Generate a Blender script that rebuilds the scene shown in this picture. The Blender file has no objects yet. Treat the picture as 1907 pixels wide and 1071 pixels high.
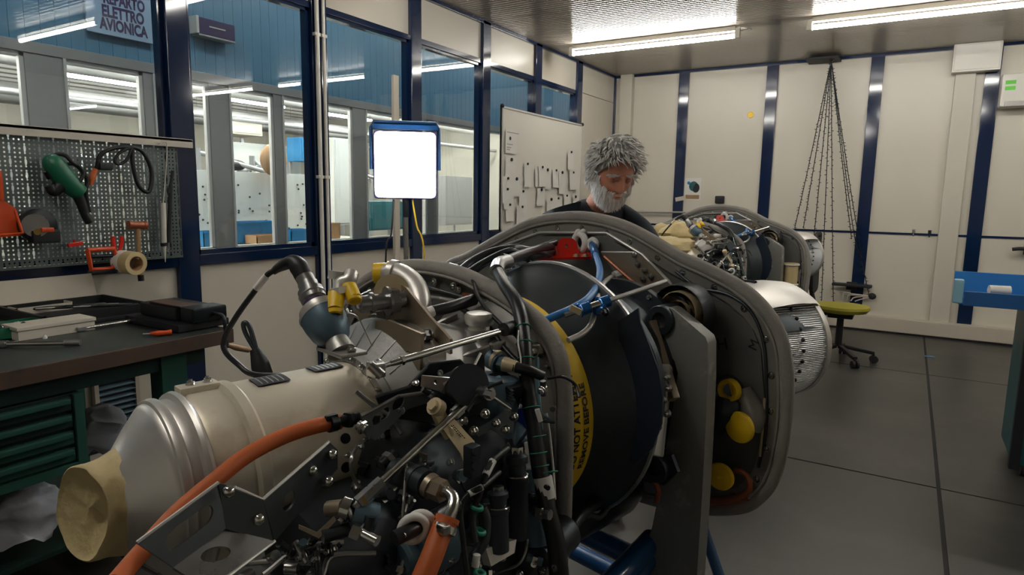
import bpy, bmesh, math, random
from mathutils import Vector, Matrix, Euler, geometry, noise
V = Vector
PI = math.pi
random.seed(7)
C = bpy.context.scene.collection
SC = bpy.context.scene

# ---------------------------------------------------------------- camera, world, exposure
CAMP = V((0, 0, 1.4))
RX, RY, RZ = V((.853, .521, .0157)), V((.0871, -.1122, -.98989)), V((-.5142, .8457, -.1410))
RZ.normalize(); RX = (RX - RZ * RX.dot(RZ)).normalized(); RY = RZ.cross(RX)
cam = bpy.data.objects.new('camera', bpy.data.cameras.new('camera'))
cam.data.sensor_width = 36; cam.data.lens = 36 * 1205 / 1907
cam.data.clip_start = .05
cam.matrix_world = Matrix(((RX.x, -RY.x, -RZ.x, CAMP.x), (RX.y, -RY.y, -RZ.y, CAMP.y), (RX.z, -RY.z, -RZ.z, CAMP.z), (0, 0, 0, 1)))
C.objects.link(cam); SC.camera = cam
w = bpy.data.worlds.new('world'); SC.world = w; w.use_nodes = True
w.node_tree.nodes['Background'].inputs[0].default_value = (.5, .6, .7, 1)
w.node_tree.nodes['Background'].inputs[1].default_value = .02
SC.view_settings.view_transform = 'Standard'; SC.view_settings.look = 'None'
SC.view_settings.gamma = 1; SC.view_settings.use_curve_mapping = False
SC.view_settings.exposure = 0.38
LAMP_STRENGTH = 44      # ceiling fluorescent tubes
FLOOD_STRENGTH = 24     # LED work light
HALL_STRENGTH = 30       # lamps of the hall behind the glass

def ray(px, py): return RX * ((px - 953.5) / 1205) + RY * ((py - 535.5) / 1205) + RZ
def on(px, py, p, n):
    d = ray(px, py); n = V(n); return CAMP + d * ((V(p) - CAMP).dot(n) / d.dot(n))
def dep(px, py, z): return CAMP + ray(px, py) * z

# ---------------------------------------------------------------- materials
def mat(name, col, rough=.5, metal=0., var=.08, scale=8., bump=0., bscale=None, coat=0., emit=None, es=1., spec=.5, rvar=0., dirt=None, dscale=3., dth=.6):
    m = bpy.data.materials.new(name); m.use_nodes = True
    nt = m.node_tree; N = nt.nodes; L = nt.links; b = N['Principled BSDF']
    c = (*col, 1)
    b.inputs['Roughness'].default_value = rough; b.inputs['Metallic'].default_value = metal
    b.inputs['Specular IOR Level'].default_value = spec
    if coat: b.inputs['Coat Weight'].default_value = coat; b.inputs['Coat Roughness'].default_value = .08
    tc = N.new('ShaderNodeTexCoord')
    nz = N.new('ShaderNodeTexNoise'); nz.inputs['Scale'].default_value = scale; nz.inputs['Detail'].default_value = 5
    L.new(tc.outputs['Object'], nz.inputs['Vector'])
    mx = N.new('ShaderNodeMix'); mx.data_type = 'RGBA'
    mx.inputs[6].default_value = tuple(max(0, x * (1 - var)) for x in col) + (1,)
    mx.inputs[7].default_value = tuple(min(1, x * (1 + var)) for x in col) + (1,)
    L.new(nz.outputs['Fac'], mx.inputs[0])
    out = mx.outputs[2]
    if dirt:
        n2 = N.new('ShaderNodeTexNoise'); n2.inputs['Scale'].default_value = dscale; n2.inputs['Detail'].default_value = 8; n2.inputs['Roughness'].default_value = .65
        L.new(tc.outputs['Object'], n2.inputs['Vector'])
        rp = N.new('ShaderNodeValToRGB'); rp.color_ramp.elements[0].position = dth; rp.color_ramp.elements[1].position = min(1, dth + .15)
        L.new(n2.outputs['Fac'], rp.inputs[0])
        m2 = N.new('ShaderNodeMix'); m2.data_type = 'RGBA'; m2.inputs[7].default_value = (*dirt, 1)
        L.new(rp.outputs[0], m2.inputs[0]); L.new(out, m2.inputs[6]); out = m2.outputs[2]
    L.new(out, b.inputs['Base Color'])
    if rvar:
        mr = N.new('ShaderNodeMapRange'); mr.inputs[3].default_value = max(0, rough - rvar); mr.inputs[4].default_value = min(1, rough + rvar)
        L.new(nz.outputs['Fac'], mr.inputs[0]); L.new(mr.outputs[0], b.inputs['Roughness'])
    if bump:
        n3 = N.new('ShaderNodeTexNoise'); n3.inputs['Scale'].default_value = bscale or scale * 6; n3.inputs['Detail'].default_value = 4
        L.new(tc.outputs['Object'], n3.inputs['Vector'])
        bp = N.new('ShaderNodeBump'); bp.inputs['Strength'].default_value = bump; bp.inputs['Distance'].default_value = .004
        L.new(n3.outputs['Fac'], bp.inputs['Height']); L.new(bp.outputs[0], b.inputs['Normal'])
    if emit:
        b.inputs['Emission Color'].default_value = (*emit, 1); b.inputs['Emission Strength'].default_value = es
    return m

def glass_mat(name, tint=(1, 1, 1), refl=1.0):
    m = bpy.data.materials.new(name); m.use_nodes = True; nt = m.node_tree; N = nt.nodes; L = nt.links
    N.remove(N['Principled BSDF']); o = N['Material Output']
    t = N.new('ShaderNodeBsdfTransparent'); t.inputs[0].default_value = (*tint, 1)
    g = N.new('ShaderNodeBsdfGlossy'); g.inputs['Roughness'].default_value = .0
    f = N.new('ShaderNodeLayerWeight'); f.inputs[0].default_value = .5     # Schlick's law for one face of the pane
    pw = N.new('ShaderNodeMath'); pw.operation = 'POWER'; pw.inputs[1].default_value = 5
    ml = N.new('ShaderNodeMath'); ml.operation = 'MULTIPLY_ADD'; ml.inputs[1].default_value = .95; ml.inputs[2].default_value = .04 * refl; ml.use_clamp = True
    x = N.new('ShaderNodeMixShader'); L.new(f.outputs['Facing'], pw.inputs[0]); L.new(pw.outputs[0], ml.inputs[0]); L.new(ml.outputs[0], x.inputs[0])
    L.new(t.outputs[0], x.inputs[1]); L.new(g.outputs[0], x.inputs[2]); L.new(x.outputs[0], o.inputs[0])
    return m

M = {}
M['white_wall'] = mat('white_wall', (.62, .58, .5), .35, var=.03, scale=1.5, dirt=(.5, .46, .38), dscale=2.5, dth=.68)
M['tan_wall'] = mat('tan_wall', (.5, .45, .38), .4, var=.03, scale=1.5)
M['navy'] = mat('navy_enamel', (.005, .016, .055), .09, var=.15, scale=3, spec=.6)
M['ceiling'] = mat('ceiling_sheet', (.36, .32, .27), .2, var=.02, scale=2, spec=.32)
M['floor'] = mat('floor_resin', (.04, .038, .034), .38, var=.25, scale=1.2, rvar=.1, dirt=(.06, .056, .05), dscale=1.6, dth=.5, bump=.05, bscale=60)
M['joint'] = mat('floor_joint', (.012, .012, .012), .8)
M['white'] = mat('white_plastic', (.68, .66, .6), .35, var=.02)
M['offwhite'] = mat('offwhite_paint', (.55, .52, .45), .45, var=.04)
M['black'] = mat('black_rubber', (.012, .013, .015), .45, var=.2, spec=.4)
M['blackmetal'] = mat('black_metal', (.02, .023, .026), .35, .6, var=.25, scale=30, rvar=.1)
M['gap'] = mat('dark_gap', (.006, .006, .008), .9)
M['alu'] = mat('aluminium_frame', (.35, .34, .33), .45, .5, var=.05)
M['alu_light'] = mat('light_aluminium', (.6, .58, .55), .4, .3, var=.04)
M['bluepaint'] = mat('blue_band_paint', (.085, .22, .34), .45, var=.05, scale=2)
M['tube'] = mat('lit_tube', (.9, .9, .85), .3, emit=(1, .97, .90), es=LAMP_STRENGTH)
M['halltube'] = mat('hall_lit_tube', (.9, .9, .85), .3, emit=(1, .95, .85), es=HALL_STRENGTH * 2.0)
M['led'] = mat('lit_diffuser', (.9, .95, 1), .4, emit=(.86, .94, 1.0), es=FLOOD_STRENGTH)
M['glass'] = glass_mat('window_glass', (.94, .97, .985), 1.2)
M['steel'] = mat('steel', (.42, .42, .42), .3, 1., var=.12, scale=20, rvar=.1)
M['bright'] = mat('bright_steel', (.62, .61, .58), .18, 1., var=.08, scale=30)
M['cast'] = mat('cast_magnesium', (.36, .355, .34), .42, .75, var=.12, scale=14, bump=.12, bscale=120, rvar=.08)
M['darksteel'] = mat('dark_steel_sheet', (.10, .115, .125), .38, .85, var=.15, scale=9, rvar=.1)
M['gunmetal'] = mat('gunmetal', (.055, .065, .075), .38, .7, var=.25, scale=14, rvar=.12)
M['bracket'] = mat('raw_plate', (.30, .30, .28), .5, .5, var=.2, scale=9, rvar=.12, dirt=(.5, .5, .48), dscale=11, dth=.56)
M['tan'] = mat('tan_plated', (.33, .27, .2), .4, .7, var=.12, scale=10)
M['cream'] = mat('cream_heat_tinted', (.72, .66, .54), .4, .35, var=.08, scale=5, rvar=.08, dirt=(.56, .47, .33), dscale=4, dth=.55)
M['silver'] = mat('silver_satin', (.62, .60, .57), .38, .6, var=.05, scale=6, rvar=.06)
M['foam'] = mat('grey_foam_seal', (.30, .28, .26), .85, var=.2, scale=14, bump=.6, bscale=90, spec=.2)
M['bulk'] = mat('bulkhead_skin', (.15, .152, .14), .45, .3, var=.2, scale=6, rvar=.1, dirt=(.15, .15, .14), dscale=7, dth=.6)
M['bulkflange'] = mat('bulkhead_flange', (.24, .23, .21), .42, .35, var=.15, scale=10)
M['yellow'] = mat('yellow_plastic', (.86, .55, .01), .42, var=.06, scale=10)
M['yellow_cloth'] = mat('yellow_cover', (.80, .52, .01), .6, var=.06, scale=10)
M['redpaint'] = mat('red_enamel', (.62, .02, .01), .25, var=.1, coat=.5)
M['orange'] = mat('orange_hose', (.52, .11, .02), .55, var=.15, scale=14, bump=.1, bscale=200)
M['orangeplastic'] = mat('orange_plastic', (.62, .07, .012), .35, var=.08)
M['bluehose'] = mat('blue_hose', (.03, .19, .50), .35, var=.06)
M['bluefit'] = mat('blue_anodised', (.02, .14, .42), .25, .5, var=.08)
M['ltblue'] = mat('light_blue_plastic', (.22, .42, .52), .4, var=.05)
M['domedark'] = mat('dark_blue_casing', (.045, .055, .062), .4, .4, var=.3, scale=6, rvar=.12)
M['navycloth'] = mat('dark_navy_sheet', (.006, .014, .03), .55, var=.2)
M['tape'] = mat('cream_masking_paper', (.60, .48, .25), .65, var=.12, scale=14, bump=.8, bscale=45)
M['green'] = mat('bench_green', (.015, .075, .055), .5, var=.25, scale=6, dirt=(.05, .12, .10), dscale=8, dth=.62)
M['greendk'] = mat('bench_dark_green', (.009, .032, .026), .45, var=.3, scale=5)
M['benchtop'] = mat('bench_top', (.022, .028, .024), .4, var=.35, scale=4, rvar=.1, dirt=(.055, .04, .028), dscale=5, dth=.6)
M['benchedge'] = mat('bench_edge_wood', (.075, .042, .027), .6, var=.35, scale=10, dirt=(.04, .03, .025), dscale=9, dth=.55)
M['peg'] = mat('pegboard_grey_green', (.105, .13, .125), .4, .3, var=.12, scale=5)
M['wood'] = mat('wood', (.33, .2, .1), .55, var=.25, scale=20)
M['rag'] = mat('rag_cloth', (.42, .43, .47), .9, var=.15, scale=8, bump=.4, bscale=40, spec=.2)
M['beige'] = mat('beige_card', (.55, .5, .42), .7, var=.06)
M['drill'] = mat('drill_green', (.01, .13, .07), .4, var=.1)
M['paper'] = mat('paper', (.7, .69, .65), .7, var=.02)
M['standblue'] = mat('stand_blue_paint', (.015, .09, .26), .35, var=.1, coat=.3)
M['foil'] = mat('embossed_foil', (.72, .74, .76), .3, 1., var=.1, scale=12)
def emboss(m):
    nt = m.node_tree; N = nt.nodes; L = nt.links; b = N['Principled BSDF']; tc = N.new('ShaderNodeTexCoord')
    mp = N.new('ShaderNodeMapping'); mp.inputs['Rotation'].default_value = (0, 0, .3); L.new(tc.outputs['Object'], mp.inputs[0])
    w1 = N.new('ShaderNodeTexWave'); w1.bands_direction = 'Z'; w1.inputs['Scale'].default_value = 58; w1.inputs['Distortion'].default_value = 1.0; w1.inputs['Detail Scale'].default_value = 6
    w2 = N.new('ShaderNodeTexWave'); w2.bands_direction = 'Y'; w2.inputs['Scale'].default_value = 70; w2.inputs['Distortion'].default_value = 2.0
    L.new(mp.outputs[0], w1.inputs[0]); L.new(mp.outputs[0], w2.inputs[0])
    ml = N.new('ShaderNodeMath'); ml.operation = 'MULTIPLY'; L.new(w1.outputs['Fac'], ml.inputs[0]); L.new(w2.outputs['Fac'], ml.inputs[1])
    ad = N.new('ShaderNodeMath'); ad.operation = 'ADD'; L.new(ml.outputs[0], ad.inputs[0]); L.new(w1.outputs['Fac'], ad.inputs[1])
    bp = N.new('ShaderNodeBump'); bp.inputs['Strength'].default_value = .9; bp.inputs['Distance'].default_value = .004
    L.new(ad.outputs[0], bp.inputs['Height']); L.new(bp.outputs[0], b.inputs['Normal'])
emboss(M['foil'])
M['teal'] = mat('teal_paint', (.01, .09, .10), .4, var=.2)
M['seat'] = mat('mustard_seat', (.36, .32, .03), .7, var=.1)
M['mesh'] = mat('black_mesh', (.02, .022, .025), .8, var=.2)
M['skin'] = mat('skin', (.58, .25, .16), .5, var=.15, scale=12, spec=.4)
M['hair'] = mat('grey_hair', (.62, .60, .57), .5, var=.35, scale=25)
M['hairdk'] = mat('dark_grey_hair', (.30, .29, .28), .6, var=.4, scale=25)
M['beard'] = mat('white_beard', (.85, .83, .80), .6, var=.1, scale=25)
M['tshirt'] = mat('dark_navy_shirt', (.008, .014, .022), .85, var=.2)
M['trousers'] = mat('dark_trousers', (.012, .016, .025), .8, var=.2)
M['ink'] = mat('black_ink', (.008, .008, .012), .6)
M['inkblue'] = mat('navy_ink', (.04, .02, .09), .6)
M['harness'] = mat('black_harness_sleeve', (.012, .013, .015), .33, var=.3, scale=30)
M['lacing'] = mat('green_lacing', (.02, .25, .17), .6)
M['royal'] = mat('royal_blue_panel', (.008, .03, .33), .45, var=.1)
M['gearblue'] = mat('blue_grey_casting', (.10, .16, .21), .42, .4, var=.2, scale=8, rvar=.1)
M['teflon'] = mat('white_nylon', (.78, .77, .74), .4, var=.02)
M['brass'] = mat('brass', (.45, .3, .1), .3, .9)
M['redline'] = mat('orange_red_tube', (.30, .09, .04), .4, .4)
M['tag'] = mat('data_plate', (.55, .45, .28), .45, .3, var=.05)
M['bin'] = mat('blue_bin', (.01, .16, .36), .45)
M['cardboard'] = mat('cardboard', (.42, .24, .12), .8)
M['sign'] = mat('sign_plate', (.36, .5, .66), .35, var=.02)
M['greenlabel'] = mat('green_label', (.12, .6, .05), .5)
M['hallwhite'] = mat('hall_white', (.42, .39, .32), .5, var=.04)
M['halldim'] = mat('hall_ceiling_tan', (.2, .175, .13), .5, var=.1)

# ---------------------------------------------------------------- mesh helpers
def frame(d):
    d = V(d).normalized(); a = V((0, 0, 1)) if abs(d.z) < .9 else V((1, 0, 0))
    u = d.cross(a).normalized(); return u, d.cross(u).normalized(), d

def spline(pts, res=6):
    P = [V(p) for p in pts]
    if len(P) < 3: return P
    out = []
    for i in range(len(P) - 1):
        p0 = P[i - 1] if i else P[0] * 2 - P[1]; p1, p2 = P[i], P[i + 1]; p3 = P[i + 2] if i + 2 < len(P) else P[-1] * 2 - P[-2]
        for k in range(res):
            t = k / res
            out.append(.5 * ((2 * p1) + (p2 - p0) * t + (2 * p0 - 5 * p1 + 4 * p2 - p3) * t * t + (3 * p1 - p0 - 3 * p2 + p3) * t ** 3))
    out.append(P[-1]); return out

EYE = V((1.03, -1.586, 1.4))      # the viewer in the engine's own frame
class B:
    def __init__(s): s.bm = bmesh.new(); s.wn = False
    def grid(s, rings, closed=True, cap0=False, cap1=False):
        vs = [[s.bm.verts.new(p) for p in r] for r in rings]; n = len(vs[0])
        for i in range(len(vs) - 1):
            for j in range(n if closed else n - 1):
                k = (j + 1) % n
                try: s.bm.faces.new((vs[i][j], vs[i][k], vs[i + 1][k], vs[i + 1][j]))
                except ValueError: pass
        if cap0: s.bm.faces.new(vs[0][::-1])
        if cap1: s.bm.faces.new(vs[-1])
        return s
    def box(s, c, d, rot=None, bev=0.):
        bm = bmesh.new(); bmesh.ops.create_cube(bm, size=1)
        for v in bm.verts: v.co = V((v.co.x * d[0], v.co.y * d[1], v.co.z * d[2]))
        if bev: s.wn = True; bmesh.ops.bevel(bm, geom=bm.edges[:], offset=bev, segments=2, affect='EDGES', profile=.6)
        mt = Matrix.Translation(V(c))
        if rot is not None: mt = mt @ (rot.to_4x4() if isinstance(rot, Matrix) else Euler(rot).to_matrix().to_4x4())
        s.join(bm, mt); return s
    def join(s, bm, mt=Matrix()):
        mp = {v: s.bm.verts.new(mt @ v.co) for v in bm.verts}
        for f in bm.faces:
            try: s.bm.faces.new([mp[v] for v in f.verts])
            except ValueError: pass
        bm.free()
    def bb(s, lo, hi, bev=0.):
        lo, hi = V(lo), V(hi); return s.box((lo + hi) / 2, [abs(x) for x in (hi - lo)], bev=bev)
    def beam(s, p0, p1, w, h, up=(0, 0, 1), bev=0.):
        p0, p1 = V(p0), V(p1); d = (p1 - p0); y = d.normalized(); x = y.cross(V(up)).normalized(); z = x.cross(y)
        r = Matrix((x, y, z)).transposed(); return s.box((p0 + p1) / 2, (w, d.length, h), rot=r, bev=bev)
    def cyl(s, p0, p1, r0, r1=None, n=16, cap=True):
        r1 = r0 if r1 is None else r1; p0, p1 = V(p0), V(p1); u, v, d = frame(p1 - p0)
        f = lambda p, r: [p + (u * math.cos(2 * PI * k / n) + v * math.sin(2 * PI * k / n)) * r for k in range(n)]
        return s.grid([f(p0, r0), f(p1, r1)], True, cap, cap)
    def tube(s, pts, r, n=10, sm=True, res=6, cap=True):
        P = spline(pts, res) if sm else [V(p) for p in pts]
        R = r if isinstance(r, (list, tuple)) else [r, r]
        rings = []; u = None
        for i, p in enumerate(P):
            d = (P[min(i + 1, len(P) - 1)] - P[max(i - 1, 0)])
            if d.length < 1e-7: d = V((0, 0, 1))
            d.normalize()
            if u is None: u, v, _ = frame(d)
            else:
                u = (u - d * u.dot(d)).normalized(); v = d.cross(u)
            t = i / (len(P) - 1) * (len(R) - 1); k = min(int(t), len(R) - 2); rr = R[k] + (R[k + 1] - R[k]) * (t - k)
            rings.append([p + (u * math.cos(2 * PI * j / n) + v * math.sin(2 * PI * j / n)) * rr for j in range(n)])
        return s.grid(rings, True, cap, cap)
    def lathe(s, prof, o=(0, 0, 0), ax=(0, 0, 1), n=32, sx=1., sy=1., a0=0., a1=2 * PI):
        u, v, d = frame(ax); o = V(o); full = a1 - a0 > 6.28; m = n if full else n + 1
        rings = [[o + d * h + (u * math.cos(a0 + (a1 - a0) * k / n) * sx + v * math.sin(a0 + (a1 - a0) * k / n) * sy) * max(r, 1e-5) for k in range(m)] for r, h in prof]
        return s.grid(rings, full)
    def torus(s, c, ax, R, r, n=28, m=8):
        return s.lathe([(R + r * math.cos(2 * PI * k / m), r * math.sin(2 * PI * k / m)) for k in range(m + 1)], c, ax, n)
    def sph(s, c, r, sc=(1, 1, 1), n=14, m=9):
        c = V(c); R = [[c + V((r * sc[0] * math.sin(PI * i / m) * math.cos(2 * PI * j / n), r * sc[1] * math.sin(PI * i / m) * math.sin(2 * PI * j / n), r * sc[2] * math.cos(PI * i / m))) for j in range(n)] for i in range(m + 1)]
        R[0] = [p + V((1e-5 * j, 0, 0)) for j, p in enumerate(R[0])]
        return s.grid(R)
    def plate(s, pts, nrm, t, holes=()):
        """flat plate: 3-D outline, thickness t along nrm, holes as outlines"""
        polys = [[V(p) for p in pts]] + [[V(p) for p in h] for h in holes]
        o = polys[0]; nw = V()
        for i in range(len(o)): nw += o[i].cross(o[(i + 1) % len(o)])
        nw.normalize(); c = sum(o, V()) / len(o)
        if max(abs((p - c).dot(nw)) for q in polys for p in q) > 2e-4:      # make a bent outline flat
            E = EYE; polys = [[E + (p - E) * ((c - E).dot(nw) / (p - E).dot(nw)) for p in q] for q in polys]
            n = nw * (t if nw.dot(V(nrm)) > 0 else -t)
        else: n = V(nrm).normalized() * t
        # project to 2D for tessellation
        u, v, _ = frame(n)
        flat = [[V((p.dot(u), p.dot(v), 0)) for p in q] for q in polys]
        tri = geometry.tessellate_polygon(flat); al = [p for q in polys for p in q]
        a = [s.bm.verts.new(p) for p in al]; b = [s.bm.verts.new(p + n) for p in al]
        for x in tri:
            try: s.bm.faces.new([a[i] for i in x]); s.bm.faces.new([b[i] for i in x[::-1]])
            except ValueError: pass
        o = 0
        for q in polys:
            m = len(q)
            for i in range(m):
                j = (i + 1) % m
                try: s.bm.faces.new((a[o + i], a[o + j], b[o + j], b[o + i]))
                except ValueError: pass
            o += m
        return s
    def hexn(s, p, ax, r, h): 
        p = V(p); a = V(ax).normalized(); s.cyl(p, p + a * h, r, n=6); s.cyl(p, p + a * h * .25, r * 1.25, n=12); s.cyl(p + a * h, p + a * h * 1.5, r * .5, n=8); return s
    def build(s, name, m, parent=None, smooth=True, ang=38):
        bm = s.bm
        bmesh.ops.recalc_face_normals(bm, faces=bm.faces)
        if smooth:
            for f in bm.faces: f.smooth = True
            for e in bm.edges:
                if len(e.link_faces) != 2 or e.calc_face_angle(0) > math.radians(ang): e.smooth = False
        me = bpy.data.meshes.new(name); bm.to_mesh(me); bm.free()
        if isinstance(m, str): m = M[m]
        me.materials.append(m)
        o = bpy.data.objects.new(name, me); C.objects.link(o)
        if parent is not None: o.parent = parent
        if s.wn:
            w_ = o.modifiers.new('wn', 'WEIGHTED_NORMAL'); w_.keep_sharp = True; w_.weight = 100
        return o

def thing(name, label, cat, loc=(0, 0, 0), rz=0., group=None):
    o = bpy.data.objects.new(name, None); C.objects.link(o); o.empty_display_size = .1
    o.location = loc; o.rotation_euler = (0, 0, rz); o['label'] = label; o['category'] = cat
    if group: o['group'] = group
    return o
def tag(o, label, cat, group=None, kind=None):
    if label: o['label'] = label
    if cat: o['category'] = cat
    if group: o['group'] = group
    if kind: o['kind'] = kind
    return o
def struct(o): o['kind'] = 'structure'; return o
def dup(o, parent=None):
    c = o.copy(); C.objects.link(c)
    if parent is not None: c.parent = parent; c.matrix_parent_inverse = Matrix()
    for ch in list(o.children): dup(ch, c)
    return c
def circ(c, u, v, r, n=16, sx=1., sy=1.):
    c, u, v = V(c), V(u), V(v); return [c + (u * math.cos(2 * PI * k / n) * sx + v * math.sin(2 * PI * k / n) * sy) * r for k in range(n)]
def slot(c, u, v, L, r, n=8):
    """rounded slot outline: length L along u, radius r"""
    c, u, v = V(c), V(u).normalized(), V(v).normalized(); h = max(L / 2 - r, 0)
    return [c + u * h + (u * math.cos(-PI / 2 + PI * k / n) + v * math.sin(-PI / 2 + PI * k / n)) * r for k in range(n + 1)] + \
           [c - u * h + (u * math.cos(PI / 2 + PI * k / n) + v * math.sin(PI / 2 + PI * k / n)) * r for k in range(n + 1)]
def text_mesh(txt, size, fn, name, m, parent=None, ext=.0, align='LEFT', bold=0., sp=1.0):
    cu = bpy.data.curves.new(name, 'FONT'); cu.body = txt; cu.size = size; cu.align_x = align; cu.extrude = ext; cu.offset = bold; cu.space_line = sp; cu.resolution_u = 3
    t = bpy.data.objects.new(name + '_tmp', cu); C.objects.link(t)
    dg = bpy.context.evaluated_depsgraph_get(); me = bpy.data.meshes.new_from_object(t.evaluated_get(dg)); bpy.data.objects.remove(t)
    for v in me.vertices: v.co = fn(v.co.copy())
    me.materials.clear(); me.materials.append(M[m] if isinstance(m, str) else m)
    o = bpy.data.objects.new(name, me); C.objects.link(o)
    if parent is not None: o.parent = parent
    return o
# ================================================================ ROOM
XL, XR, YB, YF, H = -3.38, 3.4, 8.03, -3.2, 2.93
# floor slabs between dark joints
fl = struct(B().bb((XL - 4, YF, -.1), (XR, YB, -.004)).build('floor', 'joint'))
fx = [XL, -2.24, .24, 2.72, XR]; fy = [YF, -1.27, 1.21, 3.69, 6.17, YB]
for i in range(len(fx) - 1):
    for j in range(len(fy) - 1):
        B().bb((fx[i] + .009, fy[j] + .007, -.02), (fx[i + 1] - .009, fy[j + 1] - .007, 0)).build('floor_slab', 'floor', fl)
# ceiling of ribbed metal sheets, one metre wide, ribs along X
ce = struct(B().bb((XL, YF, H + .03), (XR, YB, H + .12)).build('ceiling', 'gap'))
def ribsheet(x0, x1, y0, y1, z, amp=.0011, pitch=.05):
    b = B(); n = max(2, int((y1 - y0) / pitch * 6)); rows = []
    for i in range(n + 1):
        y = y0 + (y1 - y0) * i / n; zz = z + amp * math.cos(2 * PI * (y - y0) / pitch)
        rows.append([(x0, y, zz), (x1, y, zz)])
    b.grid(rows, False); b.bb((x0, y0, z + .004), (x1, y1, z + .02)); return b
y = YB
while y > YF + .1:
    y0 = max(YF, y - 1.0); ribsheet(XL, XR, y0 + .003, y - .003, H).build('ceiling_sheet', 'ceiling', ce); y = y0
# ---- back wall: white sandwich panels, navy posts
wb = struct(B().bb((XL - .1, YB + .04, 0), (XR, YB + .12, H + .1)).build('wall_back', 'gap'))
bpx = [-3.38, -2.472, -1.46, -.42, .575, 1.6, 2.6, 3.4]
for i in range(len(bpx) - 1):
    a, b_ = bpx[i] + .005, bpx[i + 1] - .005
    B().bb((a, YB, 1.072), (b_, YB + .04, H), bev=.004).build('wall_panel', 'white_wall', wb)
    B().bb((a, YB, .0), (b_, YB + .04, 1.052), bev=.004).build('wall_panel', 'white_wall', wb)
B().bb((XL, YB - .01, 1.052), (XR, YB + .03, 1.072)).build('panel_joint', 'navy', wb)
for i, x in enumerate(bpx):
    hw = .062 if i else .025
    struct(B().bb((x - hw, YB - .03, .15), (x + hw, YB + .02, H), bev=.006).build('trim_%d' % (i + 1), 'navy'))
struct(B().bb((XL, YB - .035, H - .03), (XR, YB, H), bev=.004).build('trim_20', 'navy'))
struct(B().bb((-2.2, YB - .13, .02), (XR, YB - .001, .165), bev=.012).build('baseboard_back', 'tan_wall'))
struct(B().bb((-2.2, YB - .125, .0), (XR, YB - .02, .02)).build('trim_21', 'gap'))
# corner white column and trunking
struct(B().bb((-3.27, YB - .09, 0), (-3.11, YB, H), bev=.006).build('trim_22', 'offwhite'))
struct(B().bb((.27, YB - .07, .16), (.44, YB, H - .2), bev=.006).build('trim_23', 'offwhite'))
jb = tag(B().bb((.23, YB - .16, 2.66), (.62, YB - .031, 2.93), bev=.012).bb((.245, YB - .17, 2.68), (.605, YB - .16, 2.915), bev=.004).build('junction_box', 'white'), 'white trunking box at the ceiling above the rightmost navy post', 'junction box')
# ---- left wall
wl = struct(B().bb((XL - .09, YF, 0), (XL - .05, YB, .98)).build('wall_left', 'gap'))
lpy = [-3.2, -1.78, -.82, .16, 1.13, 2.10, 3.07, 4.04, 5.02, 5.98, 6.95, 8.03]
for i in range(len(lpy) - 1):
    a, b_ = lpy[i] + .004, lpy[i + 1] - .004
    B().bb((XL - .05, a, 0), (XL, b_, .985), bev=.004).build('wall_panel', 'white_wall', wl)
    B().bb((XL - .05, a, 2.60), (XL, b_, H), bev=.004).build('wall_panel', 'white_wall', wl)
    if i == len(lpy) - 2: B().bb((XL - .05, a, .99), (XL, b_, 2.595), bev=.004).build('wall_panel', 'white_wall', wl)
for i, y in enumerate(lpy[:-1]):
    struct(B().bb((XL - .07, y - .062, 0), (XL + .03, y + .062, H), bev=.006).build('trim_%d' % (30 + i), 'navy'))
struct(B().bb((XL - .06, YF, 2.56), (XL + .012, 6.95, 2.60), bev=.003).build('trim_50', 'navy'))
struct(B().bb((XL - .06, YF, .985), (XL + .025, 6.95, 1.045), bev=.003).build('trim_51', 'navy'))
struct(B().bb((XL, YF, H - .03), (XL + .03, YB, H), bev=.003).build('trim_52', 'navy'))
for i in range(len(lpy) - 2):
    a, b_ = lpy[i] + .062, lpy[i + 1] - .062
    wf = struct(B().bb((XL - .05, a, 1.045), (XL, a + .025, 2.56)).bb((XL - .05, b_ - .025, 1.045), (XL, b_, 2.56)).bb((XL - .05, a, 2.54), (XL, b_, 2.56)).bb((XL - .05, a, 1.045), (XL, b_, 1.07)).build('window_%d' % (i + 1), 'navy'))
    B().bb((XL - .027, a + .02, 1.06), (XL - .023, b_ - .02, 2.55)).build('pane', 'glass', wf)
# two white conduits beside a navy post
for k, (yy, r, z0) in enumerate(((3.03, .014, .0), (3.085, .011, .0))):
    o = tag(B().tube([(XL + .05, yy, z0), (XL + .05, yy, H - .03)], r, 10, False).build('conduit', 'white'), ('thicker' if k == 0 else 'thinner') + ' white vertical conduit clipped to the navy post left of the work light', 'conduit')
    for z in (.5, 1.5, 2.4): B().box((XL + .045, yy, z), (.03, .045, .02), bev=.003).build('clip', 'white', o)
# ---- walls behind and beside the camera
struct(B().bb((XR, YF, 0), (XR + .1, YB, H)).build('wall_right', 'white_wall'))
struct(B().bb((XL, YF - .1, 0), (XR, YF, H)).build('wall_front', 'white_wall'))
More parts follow.
